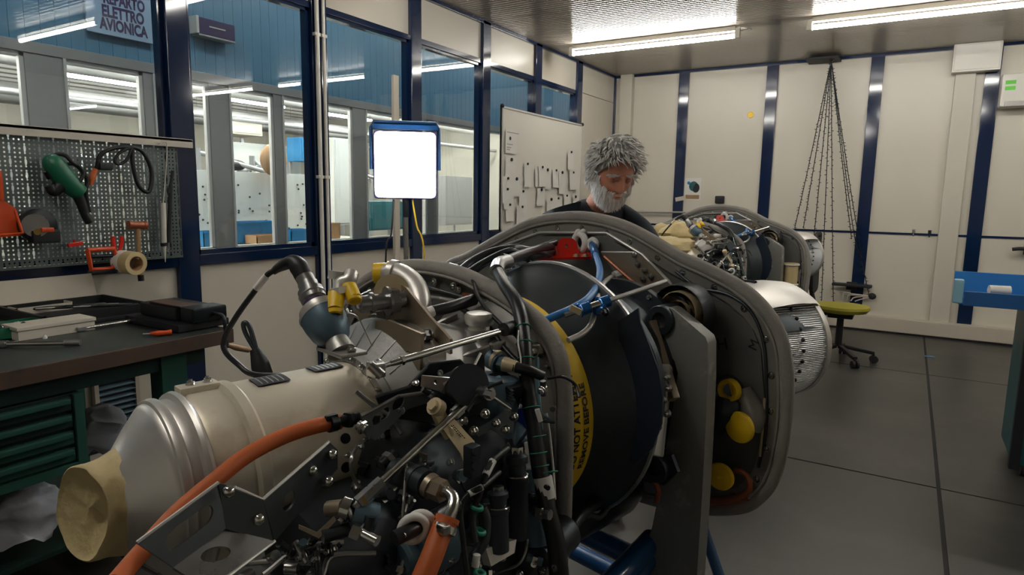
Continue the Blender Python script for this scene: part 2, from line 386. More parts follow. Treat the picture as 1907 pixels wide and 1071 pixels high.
# ---- ceiling lamps
def lamp(x0, x1, y, lab):
    t = thing('fluorescent_lamp', lab, 'lamp', ((x0 + x1) / 2, y, H), 0, 'bare fluorescent lamps under the ceiling')
    L = (x1 - x0) / 2
    B().bb((-L + .02, -.03, -.045), (L - .02, .03, -.003), bev=.006).build('housing', 'offwhite', t)
    B().cyl((-L, 0, -.085), (L, 0, -.085), .019, n=14).build('lit_tube', 'tube', t)
    for s in (-1, 1):
        B().bb((s * L - .022, -.028, -.11), (s * L + .022, .028, -.02), bev=.008).build('end_cap', 'white', t)
    B().tube([(L, 0, -.05), (L + .08, .02, -.03), (L + .1, .06, -.03), (L + .03, .07, -.005), (L - .05, .04, -.003)], .006, 8).build('cable', 'offwhite', t)
    return t
lamp(-3.10, -1.45, 6.2, 'short-looking lit bare tube lamp hanging left of the other, above the back of the room')
lamp(-.86, .79, 6.2, 'lit bare tube lamp cut by the upper right of the frame')
for (x0, x1, y_) in ((-2.98, -1.46, 3.17), (-.6, .9, 3.17), (1.3, 2.8, 6.2), (1.3, 2.8, 3.17), (-2.3, -.8, .1)):
    lamp(x0, x1, y_, 'lit bare tube lamp nearer the camera, seen only as a reflection in the glass')

# ================================================================ HALL BEHIND THE GLASS
XF = -5.5
struct(B().bb((-16, YF, -.1), (XL - .1, 14, -.002)).build('floor', 'floor'))
hd = struct(B().bb((XF - .1, YF, 2.44), (XF - .02, 14, 4.2)).build('wall_hall_band', 'bluepaint'))
yy = YF
while yy < 13.9:      # vertical ribs of the blue cladding
    B().bb((XF - .02, yy + .001, 2.44), (XF, yy + .099, 4.2), bev=.0015).build('rib', 'bluepaint', hd); yy += .1
struct(B().bb((XF - .06, YF, 2.36), (XF + .02, 14, 2.44), bev=.005).build('trim_60', 'alu'))
struct(B().bb((XL - .1, YF, 3.0), (XL - .06, 14, 4.2)).build('wall_corridor_upper', 'bluepaint'))
struct(B().bb((-16, YF, 4.2), (XL - .05, 14, 4.3)).build('ceiling_hall', 'bluepaint'))
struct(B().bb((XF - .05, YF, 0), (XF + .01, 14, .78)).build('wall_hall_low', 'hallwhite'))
struct(B().bb((XF - .07, YF, .78), (XF + .05, 14, .84), bev=.005).build('trim_61', 'alu'))
# frames: measured positions of the grey uprights
hy = [(1.2, .3), (2.41, .27), (3.17, .1), (3.82, .22), (4.47, .12), (5.6, .22), (6.94, .22), (8.1, .12), (9.4, .14), (10.6, .12), (11.8, .12)]
prev = None
for i, (y_, wd) in enumerate(hy):
    o = struct(B().bb((XF - .05, y_ - wd / 2, .84), (XF + .01, y_ + wd / 2, 2.36), bev=.006).build('trim_%d' % (70 + i), 'alu'))
    B().bb((XF + .01, y_ + wd / 2 - .02, .84), (XF + .02, y_ + wd / 2, 2.36)).build('edge_strip', 'alu_light', o)
    if prev is not None:
        wn = struct(B().bb((XF - .04, prev, 2.33), (XF, y_ - wd / 2, 2.36)).bb((XF - .04, prev, .84), (XF, y_ - wd / 2, .88)).bb((XF - .04, y_ - wd / 2 - .03, .84), (XF, y_ - wd / 2, 2.36)).build('window_%d' % (30 + i), 'alu_light'))
        B().bb((XF - .022, prev, .86), (XF - .018, y_ - wd / 2, 2.35)).build('pane', 'glass', wn)
    prev = y_ + wd / 2
# hall far wall, lamps, ducts, perforated boards
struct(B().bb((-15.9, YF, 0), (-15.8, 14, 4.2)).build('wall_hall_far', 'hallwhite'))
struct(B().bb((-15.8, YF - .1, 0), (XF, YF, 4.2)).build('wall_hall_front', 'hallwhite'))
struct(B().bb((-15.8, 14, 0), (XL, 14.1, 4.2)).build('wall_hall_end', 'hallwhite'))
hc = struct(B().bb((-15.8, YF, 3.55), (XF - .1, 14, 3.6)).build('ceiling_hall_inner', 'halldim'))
for k in range(18):
    B().bb((-15.6 + k * .56, YF, 3.5), (-15.52 + k * .56, 14, 3.549)).build('ceiling_batten', 'alu_light', hc)
def hlamp(x, y, z, L=1.5):
    t = thing('hall_lamp', 'lit batten lamp hanging in the hall beyond the grey window frames', 'lamp', (x, y, z), 0, 'batten lamps of the far hall')
    B().bb((-.1, -L / 2, 0), (.1, L / 2, .05), bev=.01).build('housing', 'white', t)
    B().cyl((-.045, -L / 2, -.02), (-.045, L / 2, -.02), .025, n=10).cyl((.045, -L / 2, -.02), (.045, L / 2, -.02), .025, n=10).build('lit_tube', 'halltube', t)
    for s in (-1, 1): B().cyl((0, s * L * .4, .05), (0, s * L * .4, 3.5 - z), .006, n=6).build('hanger', 'alu', t)
    return t
for x in (-5.98, -6.9, -8.6, -10.6, -12.8):
    for y_ in (.5, 2.9, 5.3, 7.7, 10.1, 12.4):
        t = hlamp(x, y_ + (x * .37 % .6), (3.2 if x > -9 else 3.05) - (.0 if x < -6.5 else .1))
for y_ in (-1, 2, 5, 8, 11):  # lamps added out of view to brighten the blue band of the corridor
    t = thing('corridor_fill_lamp', 'added unseen fill lamp high in the corridor behind the glass, above the sight line', 'lamp', (-4.0, y_, 4.12), 0, 'added corridor fill lamps')
    B().bb((-.06, -.75, 0), (.06, .75, .07), bev=.01).build('housing', 'white', t); B().cyl((0, -.75, -.03), (0, .75, -.03), .02, n=10).build('lit_tube', 'halltube', t)
for k, (x, z, r, m) in enumerate(((-7.6, 3.15, .09, 'alu_light'), (-9.4, 3.0, .13, 'alu_light'), (-11.2, 2.75, .16, 'alu'), (-7.1, 2.62, .035, 'alu_light'), (-9.0, 2.5, .04, 'alu'))):
    tag(B().cyl((x, YF, z), (x, 13.9, z), r, n=14).build('ceiling_pipe', m), ['mid-sized pale duct under the hall ceiling', 'broad pale duct deeper in the hall', 'widest grey duct at the back of the hall', 'thin pale pipe just inside the hall windows', 'thin grey pipe in the middle of the hall'][k], 'pipe')
for k, (x, y0, y1) in enumerate(((-6.6, 3.75, 4.5), (-6.6, 4.56, 5.34), (-6.6, 5.38, 6.0))):
    pb = thing('perforated_board', ['white board with black hooks, nearest the navy post behind the glass', 'white board with black hooks, middle of three behind the glass', 'white board with black hooks behind the glass, furthest of three'][k], 'board', (x, y0, .80), 0, 'white hook boards in the hall')
    wd = y1 - y0
    B().bb((-.02, 0, 0), (0, wd, .82), bev=.004).build('panel', 'white', pb)
    rr = random.Random(k)
    for q in range(22): B().sph((.012, rr.uniform(.05, wd - .05), rr.uniform(.1, .7)), .012, n=8, m=5).build('hook', 'ink', pb)
    for s in (.06, wd - .06): B().bb((-.02, s - .02, -.8), (.0, s + .02, 0)).build('leg', 'alu', pb)
# hall desk with bins
dk = thing('hall_desk', 'pale desk under the far windows with boxes on it', 'desk', (-6.15, 4.6, 0))
B().bb((-.3, -1.0, .79), (.3, 1.6, .83), bev=.004).build('top', 'hallwhite', dk)
for s_ in (-.9, 1.5):
    B().bb((-.27, s_ - .03, 0), (-.21, s_ + .03, .79)).build('leg', 'alu', dk); B().bb((.21, s_ - .03, 0), (.27, s_ + .03, .79)).build('leg', 'alu', dk)
for k, (x, y_, w_, h_, m) in enumerate(((-6.1, 4.05, .26, .16, 'bin'), (-6.02, 4.66, .36, .10, 'cardboard'), (-6.24, 4.62, .6, .24, 'bin'), (-6.1, 5.15, .3, .14, 'bin'), (-6.1, 5.6, .3, .2, 'cardboard'))):
    t = thing('storage_bin' if m == 'bin' else 'carton', ['small blue bin at the near end of the hall desk', 'low brown carton in front of the broad blue bin on the hall desk', 'broad blue bin, largest on the hall desk', 'low blue bin toward the far end of the hall desk', 'brown carton at the far end of the hall desk'][k], 'box', (x, y_, .831))
    B().bb((-.1, -w_ / 2, 0), (.1, w_ / 2, .008)).bb((-.1, -w_ / 2, 0), (-.092, w_ / 2, h_)).bb((.092, -w_ / 2, 0), (.1, w_ / 2, h_)).bb((-.1, -w_ / 2, 0), (.1, -w_ / 2 + .008, h_)).bb((-.1, w_ / 2 - .008, 0), (.1, w_ / 2, h_)).build('body', m, t)
    B().bb((.1, -w_ / 2, h_ - .02), (.108, w_ / 2, h_)).build('rim', m, t)
def blockthing(name, lab, cat, x, px0, py0, px1, py1, dx, m, parts=2):
    a, b_ = on(px0, py1, (x, 0, 0), (1, 0, 0)), on(px1, py0, (x, 0, 0), (1, 0, 0))
    t = thing(name, lab, cat, (x, a.y, 0)); B().bb((-dx, 0, a.z), (0, b_.y - a.y, b_.z), bev=.01).build('body', m, t)
    B().bb((0, .03, a.z + .03), (.01, b_.y - a.y - .03, b_.z - .03), bev=.004).build('front_panel', m, t)
    for s_ in (.04, b_.y - a.y - .04): B().bb((-dx, s_ - .02, 0), (-dx + .04, s_ + .02, a.z)).build('leg', 'alu', t)
    return t
blockthing('cream_cabinet', 'cream cabinet box raised behind the tubular frame in the hall', 'cabinet', -9.0, 424, 225, 488, 248, .5, 'beige')
blockthing('white_locker', 'white low cabinets behind the hook boards in the hall', 'cabinet', -8.4, 430, 275, 560, 335, .4, 'white')
blockthing('blue_machine', 'blue machine housing in the hall beside the navy post', 'machine', -7.9, 560, 262, 625, 300, .3, 'bin')
blockthing('white_machine', 'tall white machine cabinet in the hall left of the work light', 'machine', -7.2, 624, 260, 658, 420, .4, 'white')
blockthing('teal_machine', 'dark teal machine in the hall below the work light', 'machine', -7.0, 690, 375, 760, 430, .4, 'teal')
blockthing('grey_machine', 'grey machine housing at the far end of the hall', 'machine', -8.5, 830, 330, 880, 420, .5, 'alu')
# machine frames and hung round bag in the hall
def strut_frame(x, y0, lab):
    t = thing('tube_frame', lab, 'frame', (x, y0, 0))
    for a, b_, r in (((0, 0, 0), (0, 0, 1.9), .035), ((0, .75, 0), (0, .75, 1.85), .035), ((0, 0, 1.85), (.2, .8, 1.65), .03), ((0, -.3, 1.35), (0, .9, 1.75), .03), ((0, 0, 1.2), (0, .75, 1.2), .025), ((0, .75, 1.8), (0, 1.3, 1.4), .03), ((.0, 1.3, 0), (0, 1.3, 1.45), .03)):
        B().cyl(a, b_, r, n=10).build('strut', 'alu', t)
    B().sph((.05, .45, 1.72), .1, (1, 1.6, .7)).build('clamp_block', 'ink', t)
    return t
strut_frame(-7.3, 4.75, 'grey tubular frame with dark clamp seen through the second window')
strut_frame(-7.3, 2.85, 'grey tubular frame seen through the near window, left of the other frames')
strut_frame(-8.9, 8.6, 'grey tubular frame seen through the glass right of the work light')
left_bag = on(510, 298, (-6.45, 0, 0), (1, 0, 0))
rb = thing('round_bag', 'round tan cloth bag hanging behind the window by the frame', 'bag', left_bag)
B().sph((0, 0, 0), .19, (.3, 1, 1.0), n=20, m=14).build('body', 'cardboard', rb); B().tube([(0, 0, .17), (0, .03, .8), (0, .0, 3.5 - left_bag.z)], .008, 6).build('strap', 'beige', rb)
# sign on the blue band and exit light
def left_pt(px, py, x): return on(px, py, (x, 0, 0), (1, 0, 0))
sg = thing('department_sign', 'pale blue sign with bold dark capitals on the blue wall, upper left', 'sign', (XF + .05, 0, 0))
xs = XF + .053
p0, p1 = left_pt(163, 58, XF + .05), left_pt(294, 84, XF + .05)
B().bb((-.02, p0.y, p1.z), (0, p1.y, p1.z + .56), bev=.003).build('plate', 'sign', sg)
for ln, a, b_ in (('REPARTO', (192, 6), (270, 21)), ('ELETTRO', (190, 29.6), (269, 45)), ('AVIONICA', (187, 52), (276, 70.6))):
    q0, q1 = left_pt(*a, xs), left_pt(*b_, xs); zz = (q0.z + q1.z) / 2
    o = text_mesh(ln, .118, lambda c: V((.002, c.x, c.y)), 'lettering', 'inkblue', sg, bold=.005)
    wd = max(v.co.y for v in o.data.vertices); k_ = (q1.y - q0.y) / wd
    for v in o.data.vertices: v.co = V((.002, q0.y + v.co.y * k_, zz + v.co.z))
ex = thing('emergency_light', 'dark slim emergency light box fixed high on the blue wall', 'lamp', (XF + .02, 0, 0))
p0, p1 = left_pt(368, 62, XF + .1), left_pt(436, 76, XF + .1)
B().bb((-.0, p0.y, p0.z), (.10, p1.y, p0.z + .14), bev=.01).build('body', 'inkblue', ex)
B().bb((.1, p0.y + .1, p0.z + .07), (.104, p1.y - .1, p0.z + .08)).build('light_strip', 'white', ex)
B().bb((-.0, p0.y - .025, p0.z), (.11, p0.y, p0.z + .145), bev=.005).build('end_cap', 'white', ex)
B().bb((-.0, p0.y, p0.z - .015), (.10, p1.y, p0.z), bev=.003).build('lens', 'alu', ex)
# ================================================================ TURBOSHAFT ENGINE (local frame: x across, y along the shaft, z up)
ROOT = V((-.625, 1.785, 0)); EA = V((.237, .9715, 0)).normalized(); EB = V((EA.y, -EA.x, 0))
ERZ = math.atan2(EB.y, EB.x)
def _loc(p): p = p - ROOT; return V((p.dot(EB), p.dot(EA), p.z))
def LP(px, py, y): return _loc(on(px, py, ROOT + EA * y, EA))
def LD(px, py, z): return _loc(dep(px, py, z))
eng = thing('turboshaft_engine', 'large stripped helicopter engine with cream nose tube and two grey foam-edged bulkheads, nearest the camera', 'engine', ROOT, ERZ, 'helicopter engines on stands')
E_ = eng
X3, Y3, Z3 = V((1, 0, 0)), V((0, 1, 0)), V((0, 0, 1))
def P(name, b, m, par=None, lab=None, **k):
    o = b.build(name, m, par if par is not None else E_, **k)
    if lab: o['label'] = lab
    return o
AX, AZ = .012, .957
# ---- nose tube
P('exhaust_cone', B().lathe([(.050, -1.374), (.057, -1.374), (.060, -1.371), (.066, -1.368), (.070, -1.366), (.073, -1.360), (.098, -1.342), (.122, -1.322), (.127, -1.318), (.129, -1.312)], (AX, 0, AZ), Y3, 56), 'silver')
P('clamp_band', B().lathe([(.128, -1.314), (.133, -1.312), (.135, -1.306), (.134, -1.300), (.130, -1.297)], (AX, 0, AZ), Y3, 56), 'silver')
P('clamp_band', B().lathe([(.128, -1.298), (.130, -1.294), (.130, -1.284), (.138, -1.280), (.140, -1.274), (.136, -1.268), (.130, -1.266)], (AX, 0, AZ), Y3, 56), 'silver')
tb = P('nose_tube', B().lathe([(.130, -1.27), (.1345, -1.26), (.1345, -1.215), (.141, -1.210), (.142, -1.196), (.136, -1.190), (.136, -1.08), (.136, -.985)], (AX, 0, AZ), Y3, 64), 'cream')
for th_ in (-18, 3, 22):           # small round holes low on the tube
    a = math.radians(th_); d = V((math.cos(a), 0, math.sin(a)))
    c = V((AX, -1.075 + .006 * th_ / 20, AZ)) + d * .1365
    B().cyl(c - d * .004, c + d * .0012, .0085, n=16).build('port_hole', 'gap', tb)
for px, py, w_, h_ in ((482, 709, .085, .05), (573, 688, .07, .04)):
    # dark data labels curved over the crown of the tube
    q = LP(px, py, 0); 
    a0 = 1.36 if px < 500 else 1.45; y0 = -1.165 if px < 500 else -1.06
    lb = B(); n = 6
    rings = [[V((AX + .1375 * math.cos(a0 + .28 * (j / n)), yy_, AZ + .1375 * math.sin(a0 + .28 * (j / n)))) for j in range(n + 1)] for yy_ in (y0, y0 + .055)]
    lb.grid(rings, False); rings = [[p + (p - V((AX, p.y, AZ))).normalized() * .0012 for p in r] for r in rings]; lb.grid(rings, False)
    o = P('data_plate', lb, 'ink', tb, 'black label with pale print on the crown of the tube')
    sl = B()
    for k in range(5):
        yq = y0 + .008 + k * .009
        sl.grid([[V((AX + .1392 * math.cos(a0 + .03 + .2 * (j / n)), yy_, AZ + .1392 * math.sin(a0 + .03 + .2 * (j / n)))) for j in range(n + 1)] for yy_ in (yq, yq + (.002 if px < 500 else .0045))], False)
    # printed lines sit on the label
    sl.build('printed_lines', 'alu', tb)
P('tube_lug', B().box((AX - .02, -1.24, AZ + .138), (.03, .06, .012), bev=.003), 'cream')
P('bolt', B().hexn((AX - .02, -1.25, AZ + .144), Z3, .006, .006), 'bright'); P('bolt', B().hexn((AX - .02, -1.225, AZ + .144), Z3, .006, .006), 'bright')
# ---- crumpled masking paper over the mouth
def crumple(p, a, s=18.): 
    n_ = noise.noise_vector(p * s); n2 = noise.noise_vector(p * s * 2.3); return p + n_ * a + n2 * a * .5
b = B(); rings = []; NN = 48
for r, y in ((.0, -1.399), (.02, -1.400), (.04, -1.402), (.052, -1.404), (.0585, -1.4065), (.0605, -1.4085), (.0625, -1.4075), (.0635, -1.401), (.0635, -1.395), (.065, -1.388), (.067, -1.38), (.070, -1.37), (.073, -1.358), (.076, -1.348)):
    ring = []
    for k in range(NN):
        t = 2 * PI * k / NN; rt = max(0, math.cos(t + .5)) ** 2            # the skirt runs further back on the near side
        sag = 1 + .16 * max(0, -math.sin(t)) ** 3
        yy_ = y + (.04 * rt * (y + 1.41) / .058 if y > -1.41 else 0)
        p = V((AX + r * sag * math.cos(t), yy_, AZ + r * sag * math.sin(t)))
        if r > .05: p = crumple(p, .0045); 
        elif r > .001: p.y += .005 * abs(math.sin(p.z * 55 + .5)) * (1 - r / .06) + .005 * noise.noise(p * 40)
        p.y += .30 * (p.x - AX) * max(0, min(1, (-1.372 - y) / .03)) + .12 * (p.z - AZ) * max(0, min(1, (-1.372 - y) / .03))
        if y > -1.36: p += V((math.cos(t), 0, math.sin(t))) * .006 * rt * (1 + math.sin(5 * t))
        ring.append(p)
    rings.append(ring)
cap = P('masking_paper', b.grid(rings, True), 'tape', None, 'crumpled cream masking paper taped over the mouth', ang=60)
E_ = eng
# ---- front casing, a ribbed magnesium cone with a bolted ring
P('front_casing', B().lathe([(.137, -.985), (.15, -.983), (.155, -.972), (.150, -.965), (.175, -.945), (.2, -.925), (.207, -.92), (.209, -.91), (.203, -.905), (.198, -.90), (.2, -.86), (.19, -.8), (.175, -.74), (.18, -.70), (.21, -.66), (.22, -.645)], (AX, 0, AZ), Y3, 64), 'cast')
for k in range(26):
    a = 2 * PI * k / 26; d = V((math.cos(a), 0, math.sin(a))); c = V((AX, 0, AZ))
    P('rib', B().beam(c + d * .158 + Y3 * -.958, c + d * .198 + Y3 * -.924, .003, .005, up=d), 'cast')
for k in range(30):
    a = 2 * PI * k / 30; d = V((math.cos(a), 0, math.sin(a)))
    P('bolt', B().hexn(V((AX, -.986, AZ)) + d * .147, -Y3, .0045, .005), 'bright')
# rear casing webs of the casting seen over the top
P('casing_boss', B().cyl(LP(893, 660, -.72), LP(893, 612, -.72), .034, .030, 28), 'cast')
P('filler_cap', B().lathe([(.024, 0), (.026, .006), (.024, .012), (.022, .018), (.029, .022), (.031, .030), (.031, .038), (.027, .044), (.012, .047), (.0, .047)], LP(893, 622, -.72), Z3, 28), 'silver')
P('casing_web', B().beam(LP(800, 660, -.80), LP(905, 640, -.70), .012, .05, bev=.003), 'cast'); P('casing_web', B().beam(LP(770, 640, -.85), LP(850, 600, -.7), .01, .04, bev=.003), 'cast')
P('casing_web', B().beam(LP(940, 660, -.70), LP(860, 690, -.82), .012, .06, bev=.003), 'cast')
# ---- bulkheads
def smooth_closed(pts, res=5):
    P_ = [V(p) for p in pts]; n = len(P_); out = []
    for i in range(n):
        p0, p1, p2, p3 = P_[i - 1], P_[i], P_[(i + 1) % n], P_[(i + 2) % n]
        for k in range(res):
            t = k / res; out.append(.5 * ((2 * p1) + (p2 - p0) * t + (2 * p0 - 5 * p1 + 4 * p2 - p3) * t * t + (3 * p1 - p0 - 3 * p2 + p3) * t ** 3))
    return out
def inset(pts, d):
    n = len(pts); out = []
    for i in range(n):
        t = (pts[(i + 1) % n] - pts[i - 1]).normalized(); nn = V((t.z, 0, -t.x)); out.append(pts[i] + nn * d)
    return out
def closed_tube(pts, r, n=12, wob=0.):
    rings = []; m = len(pts)
    for i in range(m + 1):
        p = pts[i % m]; t = (pts[(i + 1) % m] - pts[i - 1]).normalized() if i % m else (pts[1] - pts[-1]).normalized()
        o = V((t.z, 0, -t.x)); rr = r * (1 + wob * noise.noise(p * 9))
        rings.append([p + (o * math.cos(2 * PI * j / n) + Y3 * math.sin(2 * PI * j / n)) * rr for j in range(n)])
    return B().grid(rings, True)
def outline(xz, y):
    pts = smooth_closed([(x, y, z) for x, z in xz]); c = sum(pts, V()) / len(pts)
    if (inset(pts, .05)[0] - c).length > (pts[0] - c).length: pts = pts[::-1]
    return pts
O2 = [(-.895, 1.134), (-.789, 1.173), (-.636, 1.242), (-.479, 1.306), (-.348, 1.332), (-.217, 1.336), (-.096, 1.317), (.007, 1.28), (.105, 1.237), (.203, 1.205), (.287, 1.169), (.354, 1.115), (.393, 1.053), (.411, .967), (.417, .872), (.414, .787), (.399, .696), (.368, .635), (.32, .587), (.229, .548), (.113, .52), (-.1, .5), (-.4, .49), (-.65, .52), (-.82, .58), (-.91, .68), (-.95, .8), (-.96, .95), (-.945, 1.07)]
O1 = [(-.533, 1.126), (-.499, 1.152), (-.425, 1.186), (-.327, 1.215), (-.215, 1.228), (-.095, 1.225), (.004, 1.205), (.096, 1.177), (.172, 1.140), (.217, 1.092), (.235, 1.02), (.240, .93), (.241, .83), (.240, .73), (.232, .64), (.2, .57), (.12, .52), (-.05, .49), (-.3, .49), (-.45, .52), (-.55, .6), (-.6, .72), (-.61, .88), (-.6, 1.03)]
def bulkhead(xz, y, rf, names, screws):
    pts = outline(xz, y); c = sum(pts, V()) / len(pts)
    i1, i2 = inset(pts, .052), inset(pts, .012)
    pl = P(names[0], B().plate(inset(pts, .01), Y3, .006), 'bulk')
    # raised flange ring with rounded edges, inside the seal
    fl_ = P(names[1], B().plate([p - Y3 * .003 for p in i2], -Y3, .006, [[p - Y3 * .003 for p in i1]]), 'bulkflange')
    P(names[2], closed_tube(pts, rf, 12, .12), 'foam')
    P('seal_lip', closed_tube([p - Y3 * (rf * .8) for p in inset(pts, rf * .85)], rf * .22, 8), 'foam')
    mid = inset(pts, .034); acc = 0; last = mid[-1]
    for p in mid:
        acc += (p - last).length; last = p
        if acc > screws:
            acc = 0; q = p - Y3 * .009; P('screw', B().lathe([(.0, -.006), (.004, -.0055), (.0065, -.003), (.0072, 0), (.0072, .002)], q, Y3, 12).cyl(q - Y3 * .0005, q + Y3 * .0005, .010, n=12), 'bright')
    return pts
pts2 = bulkhead(O2, .0, .0175, ('rear_bulkhead', 'rear_flange', 'rear_foam_seal'), .085)
pts1 = bulkhead(O1, -.64, .0165, ('front_bulkhead', 'front_flange', 'front_foam_seal'), .085)
# stiffening beads along the rear bulkhead
P('stiffener', B().tube([LP(*q, -.012) for q in ((862, 500), (925, 462), (1005, 433), (1130, 434), (1196, 474), (1246, 524), (1272, 562))], .0045, 8, False), 'silver')
P('stiffener', B().tube([LP(*q, -.03) for q in ((1120, 470), (1180, 470), (1212, 492), (1268, 550))], .0035, 8, False), 'silver')
P('step_panel', B().plate([LP(*q, -.006) for q in ((1000, 440), (1130, 440), (1190, 478), (1262, 555), (1240, 700), (1130, 700), (1000, 560), (900, 520), (880, 500))], -Y3, .004), 'bulk')
P('doubler_plate', B().plate([LP(*q, 0) for q in ((1292, 545), (1350, 565), (1398, 600), (1418, 650), (1424, 730), (1424, 800), (1412, 860), (1380, 905), (1330, 920), (1330, 560))], -Y3, .005), 'bulk')
# ---- intake casing between the bulkheads
dome = P('intake_casing', B().lathe([(.14, -.60), (.2, -.59), (.225, -.54), (.25, -.50), (.285, -.46), (.303, -.43), (.31, -.424)], (.0, 0, .93), Y3, 72), 'domedark')
P('casing_lip', B().lathe([(.309, -.426), (.314, -.424), (.315, -.418), (.312, -.412), (.24, -.41), (.21, -.36), (.2, -.2), (.2, .0)], (.0, 0, .93), Y3, 72), 'steel')
fl2 = P('compressor_flange', B().lathe([(.2, -.30), (.245, -.30), (.247, -.285), (.22, -.283), (.215, -.16), (.25, -.155), (.25, -.135), (.2, -.13)], (.0, 0, .93), Y3, 60), 'gunmetal')
for k in range(34):
    a = 2 * PI * k / 34; d = V((math.cos(a), 0, math.sin(a)))
    if -1.6 < ((a + PI) % (2 * PI) - PI) < 1.2:
        P('bolt', B().hexn(V((0, -.30, .93)) + d * .234, -Y3, .006, .010), 'bright'); P('bolt', B().hexn(V((0, -.155, .93)) + d * .238, -Y3, .006, .008), 'bright')
# dark sheet hung over the casing
sh = [(1150, 600), (1188, 574), (1192, 600), (1208, 640), (1226, 690), (1234, 740), (1232, 790), (1215, 835), (1180, 868), (1168, 850), (1163, 790), (1160, 700)]
P('rubber_sheet', B().plate([LP(*q, -.46) for q in sh], Y3, .004), 'navycloth', None, 'dark navy rubber sheet hanging over the casing')
# yellow band with lettering
YC = V((-.012, 0, .925)); YP = [(.05, -.632), (.2, -.628), (.232, -.624), (.242, -.616), (.249, -.598), (.252, -.572), (.250, -.548), (.240, -.538), (.2, -.536)]
P('intake_cover', B().lathe(YP, YC, Y3, 72), 'yellow_cloth', None, 'yellow cover band round the intake with black capitals')
def onband(c, th0, y0):
    th = th0 + c.x / .25; y = y0 - c.y; r = .249
    for (ra, a), (rb_, b_) in zip(YP[2:], YP[3:]):
        if a <= y <= b_: r = ra + (rb_ - ra) * (y - a) / (b_ - a)
    return YC + V((math.cos(th), 0, math.sin(th))) * (r + .0012) + Y3 * y
text_mesh('REMOVE BEFORE', .021, lambda c: onband(V((c.x * 1.18, c.y, 0)), -.36, -.566), 'lettering', 'ink', eng, bold=.0006)
text_mesh('DO NOT ATTEMPT', .021, lambda c: onband(V((c.x * 1.18, c.y, 0)), -.36, -.592), 'lettering', 'ink', eng, bold=.0006)
# ---- tan mounting plates over the casing
P('mount_plate', B().plate([LP(*q, -.86) for q in ((655, 590), (690, 540), (704, 528), (736, 524), (756, 536), (800, 590), (838, 632), (838, 660), (800, 640), (762, 612), (715, 598), (690, 600))], Y3, .006), 'tan')
P('mount_boss', B().cyl(LP(730, 543, -.875), LP(730, 543, -.85), .034, n=28), 'tag', None, 'pale brass-coloured round boss')
P('mount_strap', B().plate([LP(*q, -.93) for q in ((700, 598), (722, 596), (785, 622), (782, 690), (690, 690), (694, 640))], Y3, .006,
    [circ(LP(728, 642, -.93), X3, Z3, .017, 16, 1.1, .7), circ(LP(716, 677, -.93), X3, Z3, .018, 16, 1.1, .7), circ(LP(762, 665, -.93), X3, Z3, .011, 12)]), 'tan')
a0, a1 = LP(752, 557, -.865), LP(700, 562, -1.0)
a1 = a0 + V((-.02, -.085, -.004))
P('mount_stud', B().cyl(a0, a1, .016, n=18).cyl(a0 + (a1 - a0) * .15, a0 + (a1 - a0) * .32, .025, n=6).cyl(a0 + (a1 - a0) * .34, a0 + (a1 - a0) * .4, .028, n=20).cyl(a0 + (a1 - a0) * .7, a0 + (a1 - a0) * .78, .020, n=20).sph(a1, .010), 'steel')
P('bolt', B().hexn(LP(712, 586, -.87), -Y3, .009, .018).hexn(LP(690, 596, -.88), -Y3, .007, .012), 'steel'); P('bolt', B().hexn(LP(800, 622, -.87), -Y3, .010, .014), 'steel')
# ---- bent duct and yellow cap
P('bleed_duct', B().tube([LD(718, 509, 1.50), LD(745, 512, 1.48), LD(770, 530, 1.45), LD(782, 556, 1.42), LD(783, 590, 1.40)], [.024, .026, .026, .024, .024], 22), 'silver')
P('duct_collar', B().cyl(LD(728, 508, 1.49), LD(738, 510, 1.485), .031, n=24), 'silver')
P('protective_cap', B().cyl(LD(697, 509, 1.50), LD(724, 508, 1.50), .0235, n=26).cyl(LD(722, 508, 1.50), LD(725, 508, 1.50), .0265, n=26), 'yellow', None, 'yellow plastic cap on the bent duct')
# ---- sensor pot with connector and cable
pz = 1.02
pa, pb = LD(622, 628, 1.0), LD(590, 572, 1.03); u = (pb - pa).normalized(); Lp = (pb - pa).length
P('sensor_pot', B().lathe([(.0, -.012), (.014, -.012), (.024, -.004), (.031, .012), (.034, .03), (.0345, Lp * .72)], pa, u, 32), 'gearblue')
P('pot_ring', B().lathe([(.035, Lp * .68), (.0355, Lp * .76), (.031, Lp * .78), (.031, Lp * .93), (.026, Lp * .99), (.016, Lp)], pa, u, 32), 'silver')
P('pot_foot', B().cyl(pa - u * .028 + V((0, 0, -.003)), pa - u * .008, .022, .018, 20).box(pa - u * .028, (.075, .045, .006), bev=.002), 'cast')
for sgn in (-1, 1): P('screw', B().hexn(pa - u * .022 + V((sgn * .034, 0, 0)), u, .006, .007), 'bright')
c0, c1, c2 = pb, LD(573, 528, 1.05), LD(556, 497, 1.06)
P('connector_shell', B().cyl(c0, c0 + (c1 - c0) * .3, .017, n=18).cyl(c0 + (c1 - c0) * .3, c0 + (c1 - c0) * .7, .0205, n=18).cyl(c0 + (c1 - c0) * .7, c1, .016, n=18).cyl(c1, c1 + (c2 - c1) * .5, .0145, n=18).torus(c0 + (c1 - c0) * .5, c1 - c0, .0205, .0015), 'steel')
P('connector_base', B().cyl(c0 - u * .004, c0 + (c1 - c0) * .22, .0185, n=18), 'inkblue')
P('rubber_boot', B().tube([c1 + (c2 - c1) * .4, c2, LD(543, 488, 1.065), LD(520, 498, 1.07), LD(508, 507, 1.07)], [.015, .0155, .012, .008, .0055], 14), 'black')
cab = [LD(515, 502, 1.07), LD(497, 513, 1.07), LD(470, 548, 1.08), LD(440, 590, 1.09), LD(418, 630, 1.10), LD(420, 655, 1.10), LD(445, 680, 1.10), LD(470, 697, 1.09), LD(520, 700, 1.12)]
